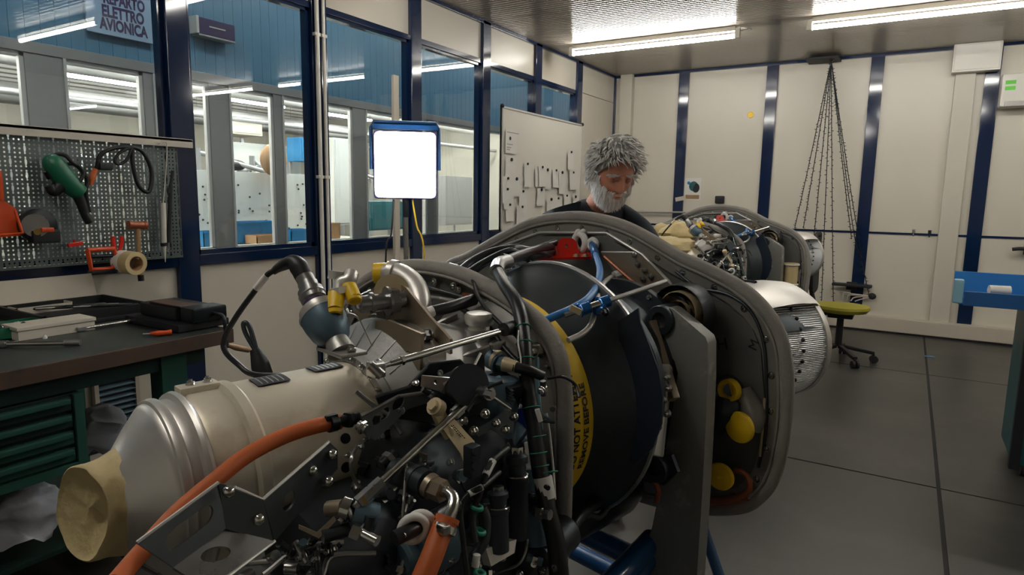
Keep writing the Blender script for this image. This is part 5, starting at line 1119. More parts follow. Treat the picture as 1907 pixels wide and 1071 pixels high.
B().box((-.46, .0, .09), (.015, .44, .12), rot=(0, -.35, 0), bev=.003).build('lid', 'beige', t)
t = thing('parts_tray', 'beige open parts tray, upper of the two on the bench', 'tray', BT(95, 588) + V((-.12, -.02, 0)))
def tray(t, lx, ly, h, m, z=0):
    B().bb((-lx, -ly, z), (lx, ly, z + .006)).build('floor_plate', m, t)
    for lo, hi in (((-lx, -ly, z), (-lx + .006, ly, z + h)), ((lx - .006, -ly, z), (lx, ly, z + h)), ((-lx, -ly, z), (lx, -ly + .006, z + h)), ((-lx, ly - .006, z), (lx, ly, z + h)), ((-.003, -ly, z), (.003, ly, z + h))): B().bb(lo, hi).build('side', m, t)
tray(t, .13, .11, .05, 'beige')
for k in range(5): B().cyl((-.08 + .03 * k, -.05, .012), (-.07 + .03 * k, .03, .012), .008, n=8).build('spare_part', 'steel' if k % 2 else 'brass', t)
t = thing('parts_tray', 'beige box with lid standing in front of the open tray', 'tray', BT(100, 622) + V((-.02, .0, 0))); B().bb((-.06, -.13, 0), (.06, .13, .035), bev=.003).build('box', 'beige', t); B().bb((-.064, -.134, .036), (.064, .134, .05), bev=.003).build('lid', 'beige', t)
t = thing('green_tray', 'dark green tray of small fittings at the left end of the bench', 'tray', BT(20, 628) + V((-.03, 0, 0))); tray(t, .08, .12, .045, 'drill')
rr = random.Random(5)
for k in range(12): B().cyl((rr.uniform(-.06, .06), rr.uniform(-.09, .08), .02 + rr.random() * .02), (rr.uniform(-.06, .06), rr.uniform(-.09, .08), .03 + rr.random() * .02), .008, n=8).build('fitting', 'steel' if k % 3 else 'blackmetal', t)
def bar(name, lab, cat, a, b_, r, m, m2=None, r2=None):
    a, b_ = V(a), V(b_); t = thing(name, lab, cat, a); d = b_ - a
    B().cyl((0, 0, 0), d * .8, r, n=12).build('shaft', m, t)
    B().cyl(d * .8, d, r2 or r * 1.5, n=14).build('grip', m2 or m, t)
    B().box((0, 0, 0), (r * 5, r * 3.4, r * 2.4), rot=(0, 0, math.atan2(d.y, d.x)), bev=r * .5).build('head', 'steel', t); return t
bar('torque_wrench', 'chrome wrench with yellow grip lying in front of the black case', 'wrench', BT(150, 612, .012), BT(291, 590, .014), .007, 'bright', 'yellow', .012)
bar('ratchet_handle', 'long chrome ratchet bar at the front left of the bench', 'wrench', BT(0, 641, .012), BT(150, 638, .012), .009, 'bright', 'steel', .011)
t = thing('screwdriver', 'stubby orange plastic screwdriver lying on the bench', 'screwdriver', BT(300, 620, .011)); B().tube([(-.02, -.03, 0), (0, -.01, 0), (.01, .01, 0), (.02, .03, 0)], [.005, .011, .009, .012], 12).build('grip', 'orangeplastic', t); B().cyl((-.02, -.03, 0), (-.035, -.05, 0), .003, n=8).build('blade', 'steel', t)
for q_, l_ in (((315, 610), 'white earplug-sized cap near the orange screwdriver'), ((84, 631), 'tiny white cap beside the green tray')):
    t = thing('ear_plug', l_, 'cap', BT(*q_)); B().lathe([(0, 0), (.007, 0), (.008, .006), (.005, .012), (0, .013)], (0, 0, 0), (0, 0, 1), 14).build('shell', 'teflon', t); B().cyl((0, 0, .013), (0, 0, .016), .003, n=8).build('tip', 'teflon', t)
# bench vice
vb = BT(352, 612) + V((-.02, .02, .002))
t = thing('bench_vice', 'black bench vice with red-brown jaw at the right end of the bench', 'vice', vb)
B().bb((-.30, -.10, 0), (.08, .12, .03), bev=.006).build('base', 'ink', t)
B().bb((-.26, -.06, .03), (.0, .10, .085), bev=.012).build('fixed_jaw', 'black', t); B().bb((.01, -.05, .03), (.10, .10, .09), bev=.012).build('moving_jaw', 'blackmetal', t)
B().bb((-.20, -.05, .086), (.02, .03, .092), bev=.002).build('jaw_plate', 'benchedge', t)
h0 = V(vb); hq = lambda px, py, x: W(px, py, x) - h0
B().tube([V((.10, .04, .06)), hq(416, 590, XFt + .05), hq(420, 618, XFt + .06), hq(424, 648, XFt + .07)], .007, 12).build('crank', 'ink', t)
B().tube([hq(424, 642, XFt + .07), hq(440, 647, XFt + .07), hq(463, 652, XFt + .07)], [.008, .013, .011], 14).build('crank_grip', 'wood', t)
# standing black loop tool behind the tube
t = thing('loop_strap', 'black strap tool with an oval metal loop standing beside the tube', 'strap', dep(478, 700, 1.35)); h0 = dep(478, 700, 1.35)
q = lambda px, py: dep(px, py, 1.35) - h0
B().tube([q(492, 705), q(485, 680), q(478, 660), q(474, 650)], [.020, .019, .013, .010], 14).build('grip', 'black', t)
B().tube([q(474, 650), q(458, 622), q(453, 604), q(459, 601), q(466, 612), q(477, 650)], .005, 10).build('loop', 'gunmetal', t)
# ================================================================ WORK LIGHT
lc = dep(755, 308, 3.0); fd = (CAMP - lc); fd.z = 0; fd.normalize(); rz = math.atan2(fd.x, -fd.y)
wl_ = thing('work_light', 'blazing square LED work light on a tripod facing the camera', 'work light', (lc.x, lc.y, 0), rz + .0)
zc = lc.z
B().bb((-.145, -.03, zc - .155), (.145, .02, zc + .155), bev=.02).build('housing', 'inkblue', wl_)
rc = []
for sx_, sz_, a_ in ((1, 1, 0), (-1, 1, PI / 2), (-1, -1, PI), (1, -1, 1.5 * PI)):
    rc += [V((sx_ * .115 + .023 * math.cos(a_ + k * PI / 12), -.036, zc + sz_ * .125 + .023 * math.sin(a_ + k * PI / 12))) for k in range(7)]
B().plate(rc, (0, 1, 0), .005).build('lit_panel', 'led', wl_)
B().tube([(-.155, .01, zc - .02), (-.155, .02, zc + .17), (-.14, .02, zc + .195), (.14, .02, zc + .195), (.155, .02, zc + .17), (.155, .01, zc - .02)], .009, 10, False).build('handle', 'standblue', wl_)
B().bb((-.15, .0, zc + .16), (.15, .03, zc + .185), bev=.005).build('top_bar', 'standblue', wl_)
B().cyl((0, .02, zc - .16), (0, .02, zc - .24), .014, n=14).build('neck', 'blackmetal', wl_); B().cyl((0, .02, .55), (0, .02, zc - .2), .012, n=14).build('pole', 'steel', wl_)
for k in range(3):
    a = 2 * PI * k / 3 + .5; B().cyl((0, .02, .95), (.42 * math.cos(a), .02 + .42 * math.sin(a), .012), .010, n=12).build('leg', 'yellow', wl_)
    B().sph((.42 * math.cos(a), .02 + .42 * math.sin(a), .016), .016, n=10, m=6).build('foot', 'black', wl_)
B().cyl((0, .02, .85), (0, .02, 1.0), .022, n=14).build('collar', 'ink', wl_)
a, b_ = dep(733, 372, 3.02), dep(718, 500, 3.0)
tag(B().tube([a, (a + b_) / 2 + V((.01, 0, 0)), b_, V((b_.x, b_.y, .01))], .004, 8).build('light_cable', 'ink'), 'black power cable hanging from the work light', 'cable')
tag(B().tube([dep(768, 372, 3.05), dep(776, 420, 3.05), dep(792, 500, 3.05), V((dep(800, 520, 3.05).x, dep(800, 520, 3.05).y, .01))], .004, 8).build('yellow_cable', 'yellow'), 'yellow cable hanging down right of the work light', 'cable')
a = W(738, 140, -3.30); tag(B().bb((-3.325, a.y - .028, 0), (-3.30, a.y + .028, a.z), bev=.003).build('timber_batten', 'beige'), 'bare timber batten standing against the window behind the work light', 'batten')
# ================================================================ WHITEBOARD
c0, c1 = W(935, 197, -3.30), W(1084, 233, -3.30)
wbd = thing('whiteboard', 'whiteboard covered in pinned papers, mounted across the windows on the left wall', 'whiteboard', (-3.30, c0.y, 1.06))
Ly, Lz = c1.y - c0.y, c0.z - 1.06
B().bb((-.02, 0, 0), (0, Ly, Lz), bev=.002).build('panel', 'white', wbd)
for lo, hi in (((-.022, 0, 0), (.008, Ly, .018)), ((-.022, 0, Lz - .018), (.008, Ly, Lz)), ((-.022, 0, 0), (.008, .018, Lz)), ((-.022, Ly - .018, 0), (.008, Ly, Lz))): B().bb(lo, hi, bev=.002).build('frame_bar', 'alu_light', wbd)
for y_ in (.0, Ly): B().sph((.004, y_, Lz), .02, n=10, m=6).build('corner_cap', 'ink', wbd)
magpts = [(952, 298), (982, 306), (1004, 317), (1019, 317), (1035, 318), (945, 333), (961, 334), (944, 353), (973, 357), (1007, 354), (948, 382), (971, 386), (1025, 372), (1038, 370), (1054, 365), (1070, 367), (1062, 284), (1066, 322), (1045, 322), (1008, 312)]
rr = random.Random(2); shots = []
for k, (px, py) in enumerate(magpts):
    c = W(px, py, -3.288); w_, h_ = rr.uniform(.12, .2), rr.uniform(.16, .26); tl = rr.uniform(-.06, .06)
    t = thing('pinned_paper', '', 'paper', c, 0, 'papers pinned on the whiteboard'); sh = k * .0006
    b = B(); rows = []
    for i in range(6):
        v = i / 5; rows.append([V((sh + .001 + .006 * v * v * abs(math.sin(k * 2.1)), (u_ - .5) * w_ + tl * v * h_, .02 - v * h_)) for u_ in (0, .5, 1)])
    b.grid(rows, False); r0 = [[p + V((.0008, 0, 0)) for p in r] for r in rows]; b.grid(r0, False); b.build('sheet', 'paper', t)
    B().cyl((sh + .001, 0, .004), (sh + .012, 0, .004), .012 if k % 3 else .016, n=14).build('magnet', 'ink', t)
    shots.append((px, py, t))
ordr = sorted(shots, key=lambda s: (round(s[1] / 22), s[0])); rows_ = {}
for px, py, t in ordr: rows_.setdefault(round(py / 22), []).append(t)
rn = ['top', 'second', 'third', 'fourth', 'fifth', 'sixth']; nth = ['first', 'second', 'third', 'fourth', 'fifth', 'sixth', 'seventh', 'eighth']
for i, (kk, L_) in enumerate(sorted(rows_.items())):
    for j, t in enumerate(L_): t['label'] = 'white paper under black magnet, %s in the %s row on the whiteboard' % (nth[j], rn[min(i, 5)])
t = thing('printed_notice', 'small printed notice high on the left of the whiteboard', 'notice', W(952, 262, -3.288)); B().bb((.0, -.1, -.12), (.001, .1, .1)).build('sheet', 'paper', t)
for z in (.07, -.04, -.07, -.09): B().bb((.0012, -.08, z), (.0016, .07 + z, z + .008)).build('printed_line', 'alu', t)
B().sph((.002, -.02, .02), .018, (.1, 1, 1), 10, 6).build('emblem', 'ink', t)
# ================================================================ BACK WALL
YW = YB - .002
t = thing('wall_air_conditioner', 'white split air conditioner cut by the right edge, high on the back wall', 'air conditioner', V((.64, YB, 2.32))); c = V((.64, YB, 2.32))
c0 = BK(1858, 202, YB - .1)
x0, z0 = c0.x, c0.z; z1 = BK(1858, 141, YB - .1).z
o_ = c
B().bb(V((x0, YB - .2, z0)) - o_, V((x0 + .85, YB - .002, z1)) - o_, bev=.025).build('casing', 'white', t)
B().bb(V((x0 + .04, YB - .205, z0 + .004)) - o_, V((x0 + .83, YB - .17, z0 + .05)) - o_, bev=.006).build('air_flap', 'alu', t)
for k in range(2): B().bb(V((x0 + .03, YB - .2025, z1 - .1 - k * .055)) - o_, V((x0 + .11, YB - .2, z1 - .065 - k * .055)) - o_).build('energy_label', 'greenlabel', t)
# poster scrap, black box, yellow dot, scuffs
p = BK(1290, 350, YW); t = thing('small_poster', 'small colourful picture pinned beside the navy post behind the second engine', 'picture', p)
B().bb((-.1, -.003, -.15), (.11, 0, .12)).build('sheet', 'paper', t)
B().sph((.01, -.003, .02), .055, (1, .05, 1.1), 16, 8).build('dark_patch', 'teal', t); B().sph((.04, -.004, -.0), .045, (1, .05, 1.3), 14, 8).build('dark_patch', 'ink', t); B().box((.0, -.0035, -.11), (.17, .002, .05)).build('tan_patch', 'wood', t); B().sph((-.05, -.004, .06), .02, (1, .1, 1), 10, 6).build('blue_patch', 'bluehose', t)
p = BK(1341, 372, YW); t = thing('wall_socket_box', 'small black box on the back wall above the second engine', 'socket box', p); B().box((0, -.02, 0), (.11, .04, .09), bev=.015).build('body', 'ink', t); B().box((0, -.042, -.0), (.06, .006, .04), bev=.004).build('lid', 'black', t)
p = BK(1398, 214, YW); t = thing('yellow_sticker', 'round yellow-brown spot on the upper back wall', 'sticker', p); B().cyl((0, -.004, 0), (0, 0, 0), .036, n=26).build('disc', 'yellow', t); B().torus((0, -.004, 0), (0, 1, 0), .034, .004, 26, 6).build('rim', 'brass', t)
p = BK(1266, 370, YB - .035); t = thing('tape_strip', 'beige tape strip wrapped round the navy post by the poster', 'tape', p); B().box((.01, -.002, 0), (.13, .004, .05), rot=(0, -.2, 0)).build('strip', 'beige', t)
a, b_ = BK(1190, 395, YB - .05), BK(1290, 396, YB - .05); tag(B().tube([a - V((.9, 0, -.01)), a, b_, b_ + V((.2, 0, -.03))], .012, 8).build('wall_pipe', 'alu'), 'thin grey pipe running level along the back wall behind the man', 'pipe')
for k, (px, py) in enumerate(((1701, 434), (1731, 436))):
    p = BK(px, py, YW); t = thing('wall_hook', ['silver hook on the joint of the back wall', 'dark hook on the joint of the back wall, nearer the white trunking'][k], 'hook', p); B().tube([(0, 0, .03), (0, -.02, .0), (0, -.03, -.02), (0, -.01, -.03)], .006, 8).build('hook', 'steel' if k == 0 else 'ink', t); B().box((0, -.003, .02), (.03, .006, .04), bev=.002).build('back_plate', 'steel' if k == 0 else 'ink', t)
# hanging light strings
apx = BK(1548, 112, YB - .22)
hk = thing('ceiling_hook_plate', 'dark plate under the ceiling edge from which the light strings hang', 'bracket', V((apx.x - .08, YB - .18, H - .032)))
B().bb((-.16, -.12, -.025), (.16, .14, .0), bev=.004).build('plate', 'ink', hk); B().tube([(.1, 0, -.02), (.08, -.04, -.06), (.08, -.05, -.09)], .006, 8).build('hook', 'steel', hk)
ends = [((1480, 425), 14, .0), ((1496, 425), 11, .1), ((1510, 500), 12, .15), ((1530, 560), 12, .3), ((1552, 575), 14, .2), ((1586, 445), 13, .1), ((1605, 480), 12, .05), ((1618, 548), 15, .0)]
lbl = ['leftmost', 'second from the left', 'third from the left', 'fourth from the left', 'fifth from the left', 'third from the right', 'second from the right', 'rightmost']
for k, ((px, py), n_, back) in enumerate(ends):
    t = thing('light_string', 'unlit string of tiny lights hanging in a cone from the ceiling, %s' % lbl[k], 'string lights', apx, 0, 'unlit light strings')
    e_ = BK(px, py, YB - .12 - .3 * back) - apx; pts = [V((0, 0, 0)), e_ * .3 + V((0, 0, -.02)), e_ * .65 + V((0, 0, -.03)), e_]
    if k == 7: pts = [V((0, 0, 0)), BK(1588, 420, YB - .12) - apx, BK(1603, 480, YB - .1) - apx, e_]
    B().tube(pts, .0045, 6).build('wire', 'blackmetal', t)
    rr = random.Random(k); lb = B(); sp_ = spline(pts, 40)
    for i, q in enumerate(sp_[::2]):
        d = V((rr.uniform(-1, 1), rr.uniform(-.6, .6), rr.uniform(-.5, .3))).normalized(); lb.cyl(q, q + d * .022, .004, .003, 5)
    lo_ = lb.build('bulbs', 'ink', t); lo_['kind'] = 'stuff'
t = thing('string_plug', 'tangled plug and lead at the bottom of the rightmost light string', 'plug', BK(1624, 552, YB - .09)); B().sph((0, 0, 0), .04, (1, .6, .9), 14, 9).build('plug', 'ink', t)
for k in range(4): B().tube([(0, 0, 0), (-.05 - .04 * k, -.01, .01 * k - .02), (-.12 - .05 * k, 0, -.05 + .02 * k), (-.16 - .04 * k, 0, -.07)], .006, 8).build('lead', 'tan_wall', t)
# black bracket shelf on the post
p = BK(1586, 530, YB - .04); t = thing('wall_bar', 'flat black bar across the foot of the navy post behind the chair', 'bar', p); B().bb((-.19, -.1, -.015), (.20, 0, .015), bev=.01).build('bar', 'ink', t); B().bb((-.05, -.02, -.06), (.05, 0, .03), bev=.004).build('mount_plate', 'ink', t)
# ================================================================ OFFICE CHAIR (mustard seat, black mesh back)
cz = .47; cc = F(1567, 573, cz)
ch_ = thing('office_chair', 'office chair with mustard seat and black mesh back behind the second engine', 'chair', (cc.x, cc.y, 0), 0)
B().lathe([(0, -.045), (.12, -.045), (.2, -.03), (.225, .0), (.22, .022), (.15, .03), (0, .032)], (0, 0, cz), (0, 0, 1), 36, sx=.95).build('seat', 'seat', ch_)
B().cyl((0, 0, .14), (0, 0, cz - .04), .028, n=16).build('gas_lift', 'ink', ch_); B().bb((-.1, -.09, cz - .085), (.1, .09, cz - .04), bev=.01).build('mechanism', 'black', ch_)
for k in range(5):
    a = 2 * PI * k / 5 + .25; d = V((math.cos(a), math.sin(a), 0))
    B().beam(V((0, 0, .13)) + d * .03, V((0, 0, .085)) + d * .29, .04, .03, bev=.008).build('base_arm', 'black', ch_)
    w_ = B(); s_ = V((-d.y, d.x, 0))
    for g in (-1, 1): w_.cyl(V((0, 0, .032)) + d * .29 + s_ * g * .008, V((0, 0, .032)) + d * .29 + s_ * g * .026, .032, n=18)
    w_.box(V((0, 0, .05)) + d * .285, (.02, .02, .06), bev=.003).build('caster', 'ink', ch_)
b = B(); bx = -.19
outl = [(-.19, .64), (-.2, .8), (-.18, 1.0), (-.13, 1.1), (.13, 1.1), (.18, 1.0), (.2, .8), (.19, .64), (.1, .6), (-.1, .6)]
fpt = lambda u_, z, o=0: V((bx - .05 + .12 * ((z - .85) ** 2) + o, u_, z))
B().tube([fpt(u_, z) for u_, z in outl] + [fpt(*outl[0])], .018, 10).build('back_frame', 'ink', ch_)
rows = []
for i in range(9):
    z = .62 + i * .058; wv = .185 if z < 1.02 else .13
    rows.append([fpt(-wv + 2 * wv * j / 8, z, .03 * math.cos(PI * (j / 8 - .5))) for j in range(9)])
B().grid(rows, False).grid([[p - V((.004, 0, 0)) for p in r] for r in rows], False).build('back_mesh', 'mesh', ch_)
B().beam(fpt(-.18, .80, .0), fpt(.18, .80, .0), .03, .035, bev=.006).build('back_bar', 'ink', ch_)
B().tube([(0, 0, cz - .06), (-.18, 0, cz - .06), (-.2, 0, cz - .05), fpt(0, .62, -.02), fpt(0, .8, -.02)], .02, 10).build('back_arm', 'ink', ch_)
# ================================================================ BLUE TRAY TROLLEY at the right edge
tz = 1.0
k0 = F(1790, 522, tz); k1 = F(1907, 524, tz)
tx0 = k0.x; ty = k0.y
tl_ = thing('tool_trolley', 'blue tray trolley with teal body cut by the right edge of the frame', 'trolley', (tx0 + .5, ty, 0)); o_ = V((tx0 + .5, ty, 0))
def TB(name, lo, hi, m, bev=.004): return B().bb(V(lo) - o_, V(hi) - o_, bev=bev).build(name, m, tl_)
TB('tray_floor', (tx0, ty, tz - .13), (tx0 + 1.0, ty + .55, tz - .122), 'bluefit')
TB('tray_front', (tx0 + .02, ty - .004, tz - .13), (tx0 + 1.0, ty + .006, tz - .055), 'standblue'); TB('tray_back', (tx0, ty + .544, tz - .13), (tx0 + 1.0, ty + .552, tz), 'bluehose'); TB('tray_side', (tx0, ty, tz - .13), (tx0 + .008, ty + .55, tz - .05), 'bluehose')
TB('corner_bumper', (tx0 - .03, ty - .02, tz - .12), (tx0 + .015, ty + .03, tz + .005), 'ltblue', .01); TB('tray_divider', (tx0 + .36, ty, tz - .12), (tx0 + .37, ty + .55, tz - .06), 'bluehose')
TB('wood_insert', (tx0 + .38, ty + .02, tz - .12), (tx0 + .98, ty + .52, tz - .07), 'benchedge'); TB('latch', (tx0 + .6, ty - .02, tz - .13), (tx0 + .78, ty - .004, tz - .06), 'gearblue')
B().cyl(V((tx0 + .13, ty + .1, tz - .05)) - o_, V((tx0 + .22, ty + .12, tz - .05)) - o_, .025, n=16).build('cloth_roll', 'paper', tl_)
bxx = F(1896, 740, 0); bxx = BK(1907, 700, ty + .0)
TB('body', (bxx.x, ty + .02, .06), (bxx.x + .7, ty + .5, tz - .13), 'teal', .01); TB('side_post', (bxx.x - .015, ty + .0, .04), (bxx.x + .03, ty + .04, tz - .1), 'ink')
for y_ in (.06, .42): B().cyl(V((bxx.x + .04, ty + y_, .04)) - o_, V((bxx.x + .07, ty + y_, .04)) - o_, .04, n=20).build('caster', 'ink', tl_)
p = BK(1900, 465, YB - .06); t = thing('door_lever', 'short black handle on the back wall at the right edge', 'handle', p); B().tube([(-.06, 0, 0), (0, -.02, .01), (.12, -.03, .01)], .018, 10).build('lever', 'ink', t); B().box((.08, .03, 0), (.1, .05, .1), bev=.01).build('plate', 'ink', t)
p = F(1730, 664, .001); t = thing('paper_scrap', 'tiny cyan scrap lying on the floor by the joint', 'scrap', p); B().plate([(-.04, -.03, 0), (.05, -.02, .0), (.04, .03, .0), (-.03, .02, .0)], (0, 0, 1), .002).build('scrap', 'bluehose', t); B().plate([(-.01, -.01, .002), (.03, -.012, .006), (.02, .02, .005)], (0, 0, 1), .001).build('fold', 'ltblue', t)
# ================================================================ THE MAN
def skinned(name, verts, edges, radii, m, parent, sub=2, root=0):
    me = bpy.data.meshes.new(name); me.from_pydata([V(v) for v in verts], edges, []); o = bpy.data.objects.new(name, me); C.objects.link(o)
    me.skin_vertices or None
    o.modifiers.new('s', 'SKIN')
    sv = me.skin_vertices[0].data if len(me.skin_vertices) else None
    if sv is None:
        bpy.context.view_layer.objects.active = o; me.attributes.new('skin', 'FLOAT', 'POINT')
    for i, r in enumerate(radii):
        sv[i].radius = (r, r) if not isinstance(r, tuple) else r; sv[i].use_root = (i == root); sv[i].use_loose = False
    o.modifiers[0].branch_smoothing = .6
    s = o.modifiers.new('u', 'SUBSURF'); s.levels = sub; s.render_levels = sub
    dg = bpy.context.evaluated_depsgraph_get(); nm = bpy.data.meshes.new_from_object(o.evaluated_get(dg)); bpy.data.objects.remove(o)
    for f in nm.polygons: f.use_smooth = True
    nm.materials.clear(); nm.materials.append(M[m]); q = bpy.data.objects.new(name, nm); C.objects.link(q)
    if parent: q.parent = parent
    return q
hc_ = dep(1141, 320, 2.42)                     # centre of the skull
f2 = V((.62, -.785, 0)).normalized(); s2 = V((-f2.y, f2.x, 0)); s2 = V((.785, .62, 0))   # facing; s2 points to the picture's right (his left)
base = hc_ - f2 * .32; base.z = 0
man = thing('person', 'grey-haired bearded man in a dark T-shirt bending over the engine, looking down', 'person', base)
G = lambda s, f, z: s2 * s + f2 * f + Z3 * z          # relative to the base
hz = hc_.z
hd_ = hc_ - base
# legs and trousers
tr_v = [G(0, 0, .93), G(.09, 0, .88), G(.11, .02, .50), G(.12, -.03, .09), G(-.09, 0, .88), G(-.11, .03, .50), G(-.13, 0, .09), G(0, .01, 1.0)]
skinned('trousers', tr_v, [(0, 1), (1, 2), (2, 3), (0, 4), (4, 5), (5, 6), (0, 7)], [(.15, .11), .095, .07, .062, .095, .07, .062, (.15, .10)], 'trousers', man, 2)
for s in (.12, -.13):
    B().lathe([(.0, -.10), (.03, -.098), (.045, -.07), (.042, 0), (.048, .08), (.045, .13), (.02, .155), (0, .16)], G(s, .03 if s < 0 else 0, .045), f2, 20, sx=1., sy=.85).build('shoe', 'ink', man)
# body: neck, arms and hands in one surface
shL, shR = G(.155, .17, 1.285), G(-.165, .14, 1.31)
nb = G(0, .17, 1.385)
eng_pt = lambda x, y, z: ROOT + EB * x + EA * y + V((0, 0, z)) - base
handL, handR = eng_pt(-.16, .30, 1.17), eng_pt(-.36, .14, 1.10)
def arm(vs, es, rs, st_, sh_, hand, out):
    el = (sh_ + hand) / 2 + out + V((0, 0, -.16)); i = len(vs)
    d = (hand - el).normalized(); wr = hand - d * .085
    side = d.cross(Z3).normalized(); up = side.cross(d)
    vs += [sh_, sh_ * .5 + el * .5, el, el * .45 + wr * .55, wr, hand - d * .03]; rs += [.05, .043, .036, .033, (.024, .019), (.034, .016)]
    es += [(st_, i), (i, i + 1), (i + 1, i + 2), (i + 2, i + 3), (i + 3, i + 4), (i + 4, i + 5)]
    for k, (o, L_) in enumerate(((-.030, .068), (-.010, .078), (.010, .072), (.029, .056))):
        j = len(vs); p0 = hand + side * o + d * .012; p1 = p0 + d * L_ * .45 - up * .006; p2 = p1 + d * L_ * .3 - up * .02; p3 = p2 + d * L_ * .15 - up * .022
        vs += [p0, p1, p2, p3]; rs += [.0095, .0088, .008, .0068]; es += [(i + 5, j), (j, j + 1), (j + 1, j + 2), (j + 2, j + 3)]
    j = len(vs); t0 = wr + d * .025 - side * .028; t1 = t0 + d * .03 - side * .022 - up * .01; t2 = t1 + d * .03 - up * .012
    vs += [t0, t1, t2]; rs += [.013, .0105, .009]; es += [(i + 4, j), (j, j + 1), (j + 1, j + 2)]
    return el
vs = [G(0, .0, 1.0), G(0, .03, 1.14), G(0, .10, 1.30), nb, hd_ + f2 * -.03 + V((0, 0, -.09))]
rs = [(.12, .09), (.12, .09), (.13, .09), .06, .058]; es = [(0, 1), (1, 2), (2, 3), (3, 4)]
elL = arm(vs, es, rs, 2, shL, handL, s2 * .10); elR = arm(vs, es, rs, 2, shR, handR, -s2 * .10)
skinned('body', vs, es, rs, 'skin', man, 2)
# T-shirt
vs = [G(0, -.01, .95), G(0, .02, 1.12), G(0, .09, 1.27), G(0, .15, 1.365), shL + V((0, 0, -.01)), shL * .55 + elL * .45, shR + V((0, 0, -.01)), shR * .55 + elR * .45]
vs += [G(0, .165, 1.40), (shL + nb) / 2 + V((0, 0, .012)), (shR + nb) / 2 + V((0, 0, .012))]
skinned('tshirt', vs, [(0, 1), (1, 2), (2, 3), (3, 9), (9, 4), (4, 5), (3, 10), (10, 6), (6, 7), (3, 8)], [(.165, .12), (.165, .12), (.175, .125), (.085, .075), .062, .058, .062, .058, (.07, .07), (.055, .05), (.055, .05)], 'tshirt', man, 2)
# ---- head
hf = (f2 * .86 + V((0, 0, -.46)) + s2 * .10).normalized(); hs = (s2 + hf * -.1); hs = (hs - hf * hs.dot(hf)).normalized(); hs = (hs + Z3 * -.06); hs = (hs - hf * hs.dot(hf)).normalized(); hu = hs.cross(hf).normalized()
if hu.z < 0: hu = -hu
S_ = 1.0
HM = lambda x, y, z: hd_ + hs * x + hf * y + hu * z
def gs(x, c, s): return math.exp(-((x - c) / s) ** 2)
def head_pt(th, ph):          # th from the crown, ph=0 at the face
    x = math.sin(th) * math.sin(ph); y = math.sin(th) * math.cos(ph); z = math.cos(th)
    px, py, pz = .074 * x, .094 * y, .112 * z
    if pz < 0: px *= 1 - .22 * (-z) ** 1.5; 
    if y > 0:
        fr = y
        py -= .014 * fr * gs(abs(px), .032, .017) * gs(pz, .008, .014)            # eye sockets
        py += .007 * fr * gs(pz, .030, .010) * gs(abs(px), .026, .026)            # brow
        nz = gs(px, 0, .0085 + .004 * (1 if pz < -.02 else 0)) * (1 if -.038 < pz < .02 else 0)
        if -.04 < pz < .025: py += fr * gs(px, 0, .011) * (.006 + .022 * max(0, min(1, (.022 - pz) / .05)) * (1 if pz > -.034 else .25))
        py += .006 * fr * gs(abs(px), .020, .008) * gs(pz, -.030, .008)           # nostril wings
        py += .006 * fr * gs(abs(px), .040, .018) * gs(pz, -.018, .018)           # cheeks
        py += .005 * fr * gs(px, 0, .024) * (gs(pz, -.052, .006) + gs(pz, -.064, .006)) - .004 * fr * gs(px, 0, .024) * gs(pz, -.058, .003)
        py += .010 * fr * gs(px, 0, .025) * gs(pz, -.090, .018)
    return HM(px, py, pz)
rows = []
for i in range(1, 96):
    th = PI * i / 96; rows.append([head_pt(th, 2 * PI * j / 112) for j in range(112)])
B().grid(rows, True, True, True).build('head', 'skin', man, ang=180)
for sx in (-1, 1):
    e_ = HM(sx * .031, .073, .006); eo = B().sph(e_, .0125, n=16, m=10).build('eye', 'teflon', man)
    # lowered lids
    B().lathe([(.0136, -.002), (.0134, .004), (.011, .009), (.006, .0125), (.0, .0135)], e_, hf * .8 + hu * .5, 18).build('eyelid', 'skin', man)
    B().cyl(e_ + (hf * .85 - hu * .55) * .0118, e_ + (hf * .85 - hu * .55) * .0128, .0055, n=14).build('iris', 'ink', man)
    B().tube([HM(sx * .018, .083, .002), HM(sx * .030, .089, -.002), HM(sx * .044, .081, .003)], [.0008, .0018, .0008], 8).build('lash_line', 'hairdk', man); B().tube([HM(sx * .018, .084, .014), HM(sx * .031, .090, .017), HM(sx * .046, .080, .013)], [.0008, .0016, .0008], 8).build('lid_fold', 'skin', man)
    ec = HM(sx * .074, -.008, -.004); B().lathe([(.002, .004), (.006, .008), (.013, .009), (.016, .005), (.013, .0), (.004, -.004)], ec, hs * sx - hf * .5 + V((0, 0, 0)), 20, sx=1.0, sy=1.55).build('ear', 'skin', man)
def lip():
    return B().tube([HM(-.022, .081, -.057), HM(-.010, .091, -.054), HM(0, .092, -.055), HM(.010, .091, -.054), HM(.022, .081, -.057)], [.001, .0035, .004, .0035, .001], 10)
lip().build('upper_lip', 'skin', man); B().tube([HM(-.019, .082, -.062), HM(0, .092, -.064), HM(.019, .082, -.062)], [.001, .0045, .001], 10).build('lower_lip', 'skin', man)
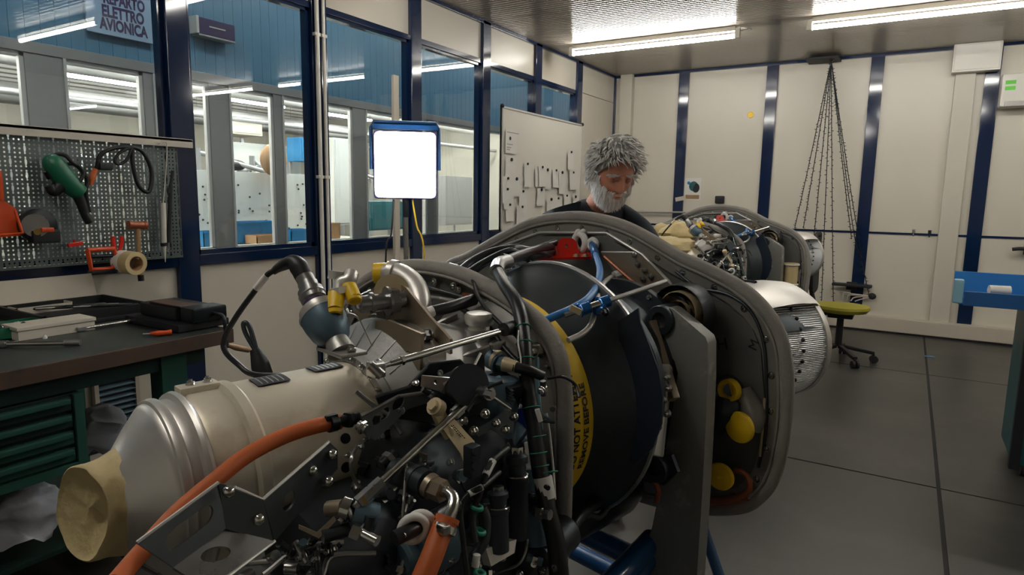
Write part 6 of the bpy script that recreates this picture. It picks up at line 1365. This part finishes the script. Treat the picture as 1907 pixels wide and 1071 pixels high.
# hair: curved tapering locks
def lock(b, p, n_, dr, L_, r, curl, rr, seg=5, k=4):
    pts = []; q = V(p); v = (n_ * .5 + dr).normalized()
    for i in range(seg + 1):
        pts.append(q.copy()); t = i / seg
        v = (v + dr * .45 + V((0, 0, -.16)) + V((rr.uniform(-1, 1), rr.uniform(-1, 1), rr.uniform(-1, 1))) * curl).normalized(); q = q + v * L_ / seg
    R = [r * (1 - (i / seg) ** 2) * (1 if i else .7) + .0003 for i in range(seg + 1)]
    b.tube(pts, R, k, False, cap=False)
rr = random.Random(11)
hA, hB_, hD, bd, bg = B(), B(), B(), B(), B()
def skull(x, y, z, s=1.0): return HM(.073 * x * s, .095 * y * s, .120 * z * s)
# scalp shell under the locks
rows = []
for i in range(0, 30):
    th = .02 + i / 29 * 1.75; row = []
    for j in range(60):
        ph = 2 * PI * j / 60; fr = max(0, math.cos(ph)); t2 = min(th, 1.75 - .90 * fr ** 1.2)
        s_ = 1.09 + .10 * max(0, math.cos(t2)) + .03 * noise.noise(V((math.sin(ph) * 3, math.cos(ph) * 3, t2 * 4)))
        row.append(skull(math.sin(t2) * math.sin(ph), math.sin(t2) * math.cos(ph), math.cos(t2), s_))
    rows.append(row)
B().grid(rows, True).build('scalp_hair', 'hairdk', man, ang=180)
cnt = 0
while cnt < 1500:
    x, y, z = rr.gauss(0, 1), rr.gauss(0, 1), rr.gauss(0, 1); l_ = math.sqrt(x * x + y * y + z * z); x, y, z = x / l_, y / l_, z / l_
    lim = .55 if y > .25 else (-.15 if y > -.1 else -.45)
    if y > .25: lim = .35 + .25 * min(1, (y - .25) / .5)
    if z < lim: continue
    cnt += 1; p = skull(x, y, z, 1.06 + .10 * max(0, z)); n_ = (p - hd_).normalized()
    dr = (hs * (x * .9 + .25) + hf * (y * .55 + .30) + hu * (-.12 - .6 * max(0, .6 - z))).normalized()
    top = rr.random(); b = hA if top < .5 else (hB_ if top < .8 else hD)
    lock(b, p, n_ * 1.5, dr, rr.uniform(.03, .055) * (1.0 if z > .2 else .7), rr.uniform(.0026, .0044), .5, rr)
hA.build('hair', 'hair', man, ang=80); hB_.build('hair', 'beard', man, ang=80); hD.build('hair', 'hairdk', man, ang=80)
cnt = 0
while cnt < 1500:
    ph = rr.uniform(-1.75, 1.75); z = rr.uniform(-1.0, .08)
    a_ = abs(ph)
    if z > -.22 and a_ < 1.05: continue
    if z > -.45 and a_ < .62 and not (-.46 < z < -.36): continue
    if -.60 < z < -.49 and a_ < .26: continue
    th = math.acos(max(-1, z)); p = head_pt(th, ph); n_ = (p - hd_).normalized(); cnt += 1
    dr = (hu * -1.0 + hf * .12 + hs * .12 * math.sin(ph)).normalized()
    L_ = rr.uniform(.028, .050) if z < -.5 else rr.uniform(.022, .034)
    if z > -.47 and a_ < .62: L_ = .014; dr = (hu * -.6 + hs * (.8 if ph > 0 else -.8)).normalized()
    b = bd if rr.random() < .8 else bg
    lock(b, p, n_ * (.9 if a_ > .8 else .5), dr, L_, rr.uniform(.0022, .0036), .25, rr)
bd.build('beard', 'beard', man, ang=80); bg.build('beard', 'hair', man, ang=80)
eb = B()
for sx in (-1, 1):
    for k in range(46):
        u_ = rr.uniform(.010, .052); p = HM(sx * u_, .096 - .30 * max(0, u_ - .015) ** 1.0 * .8, .030 + rr.uniform(-.003, .004) - .12 * max(0, u_ - .035)); lock(eb, p, hf * .6, (hs * sx - hu * .15).normalized(), .013, .0012, .2, rr, 3)
eb.build('eyebrows', 'hair', man, ang=80)
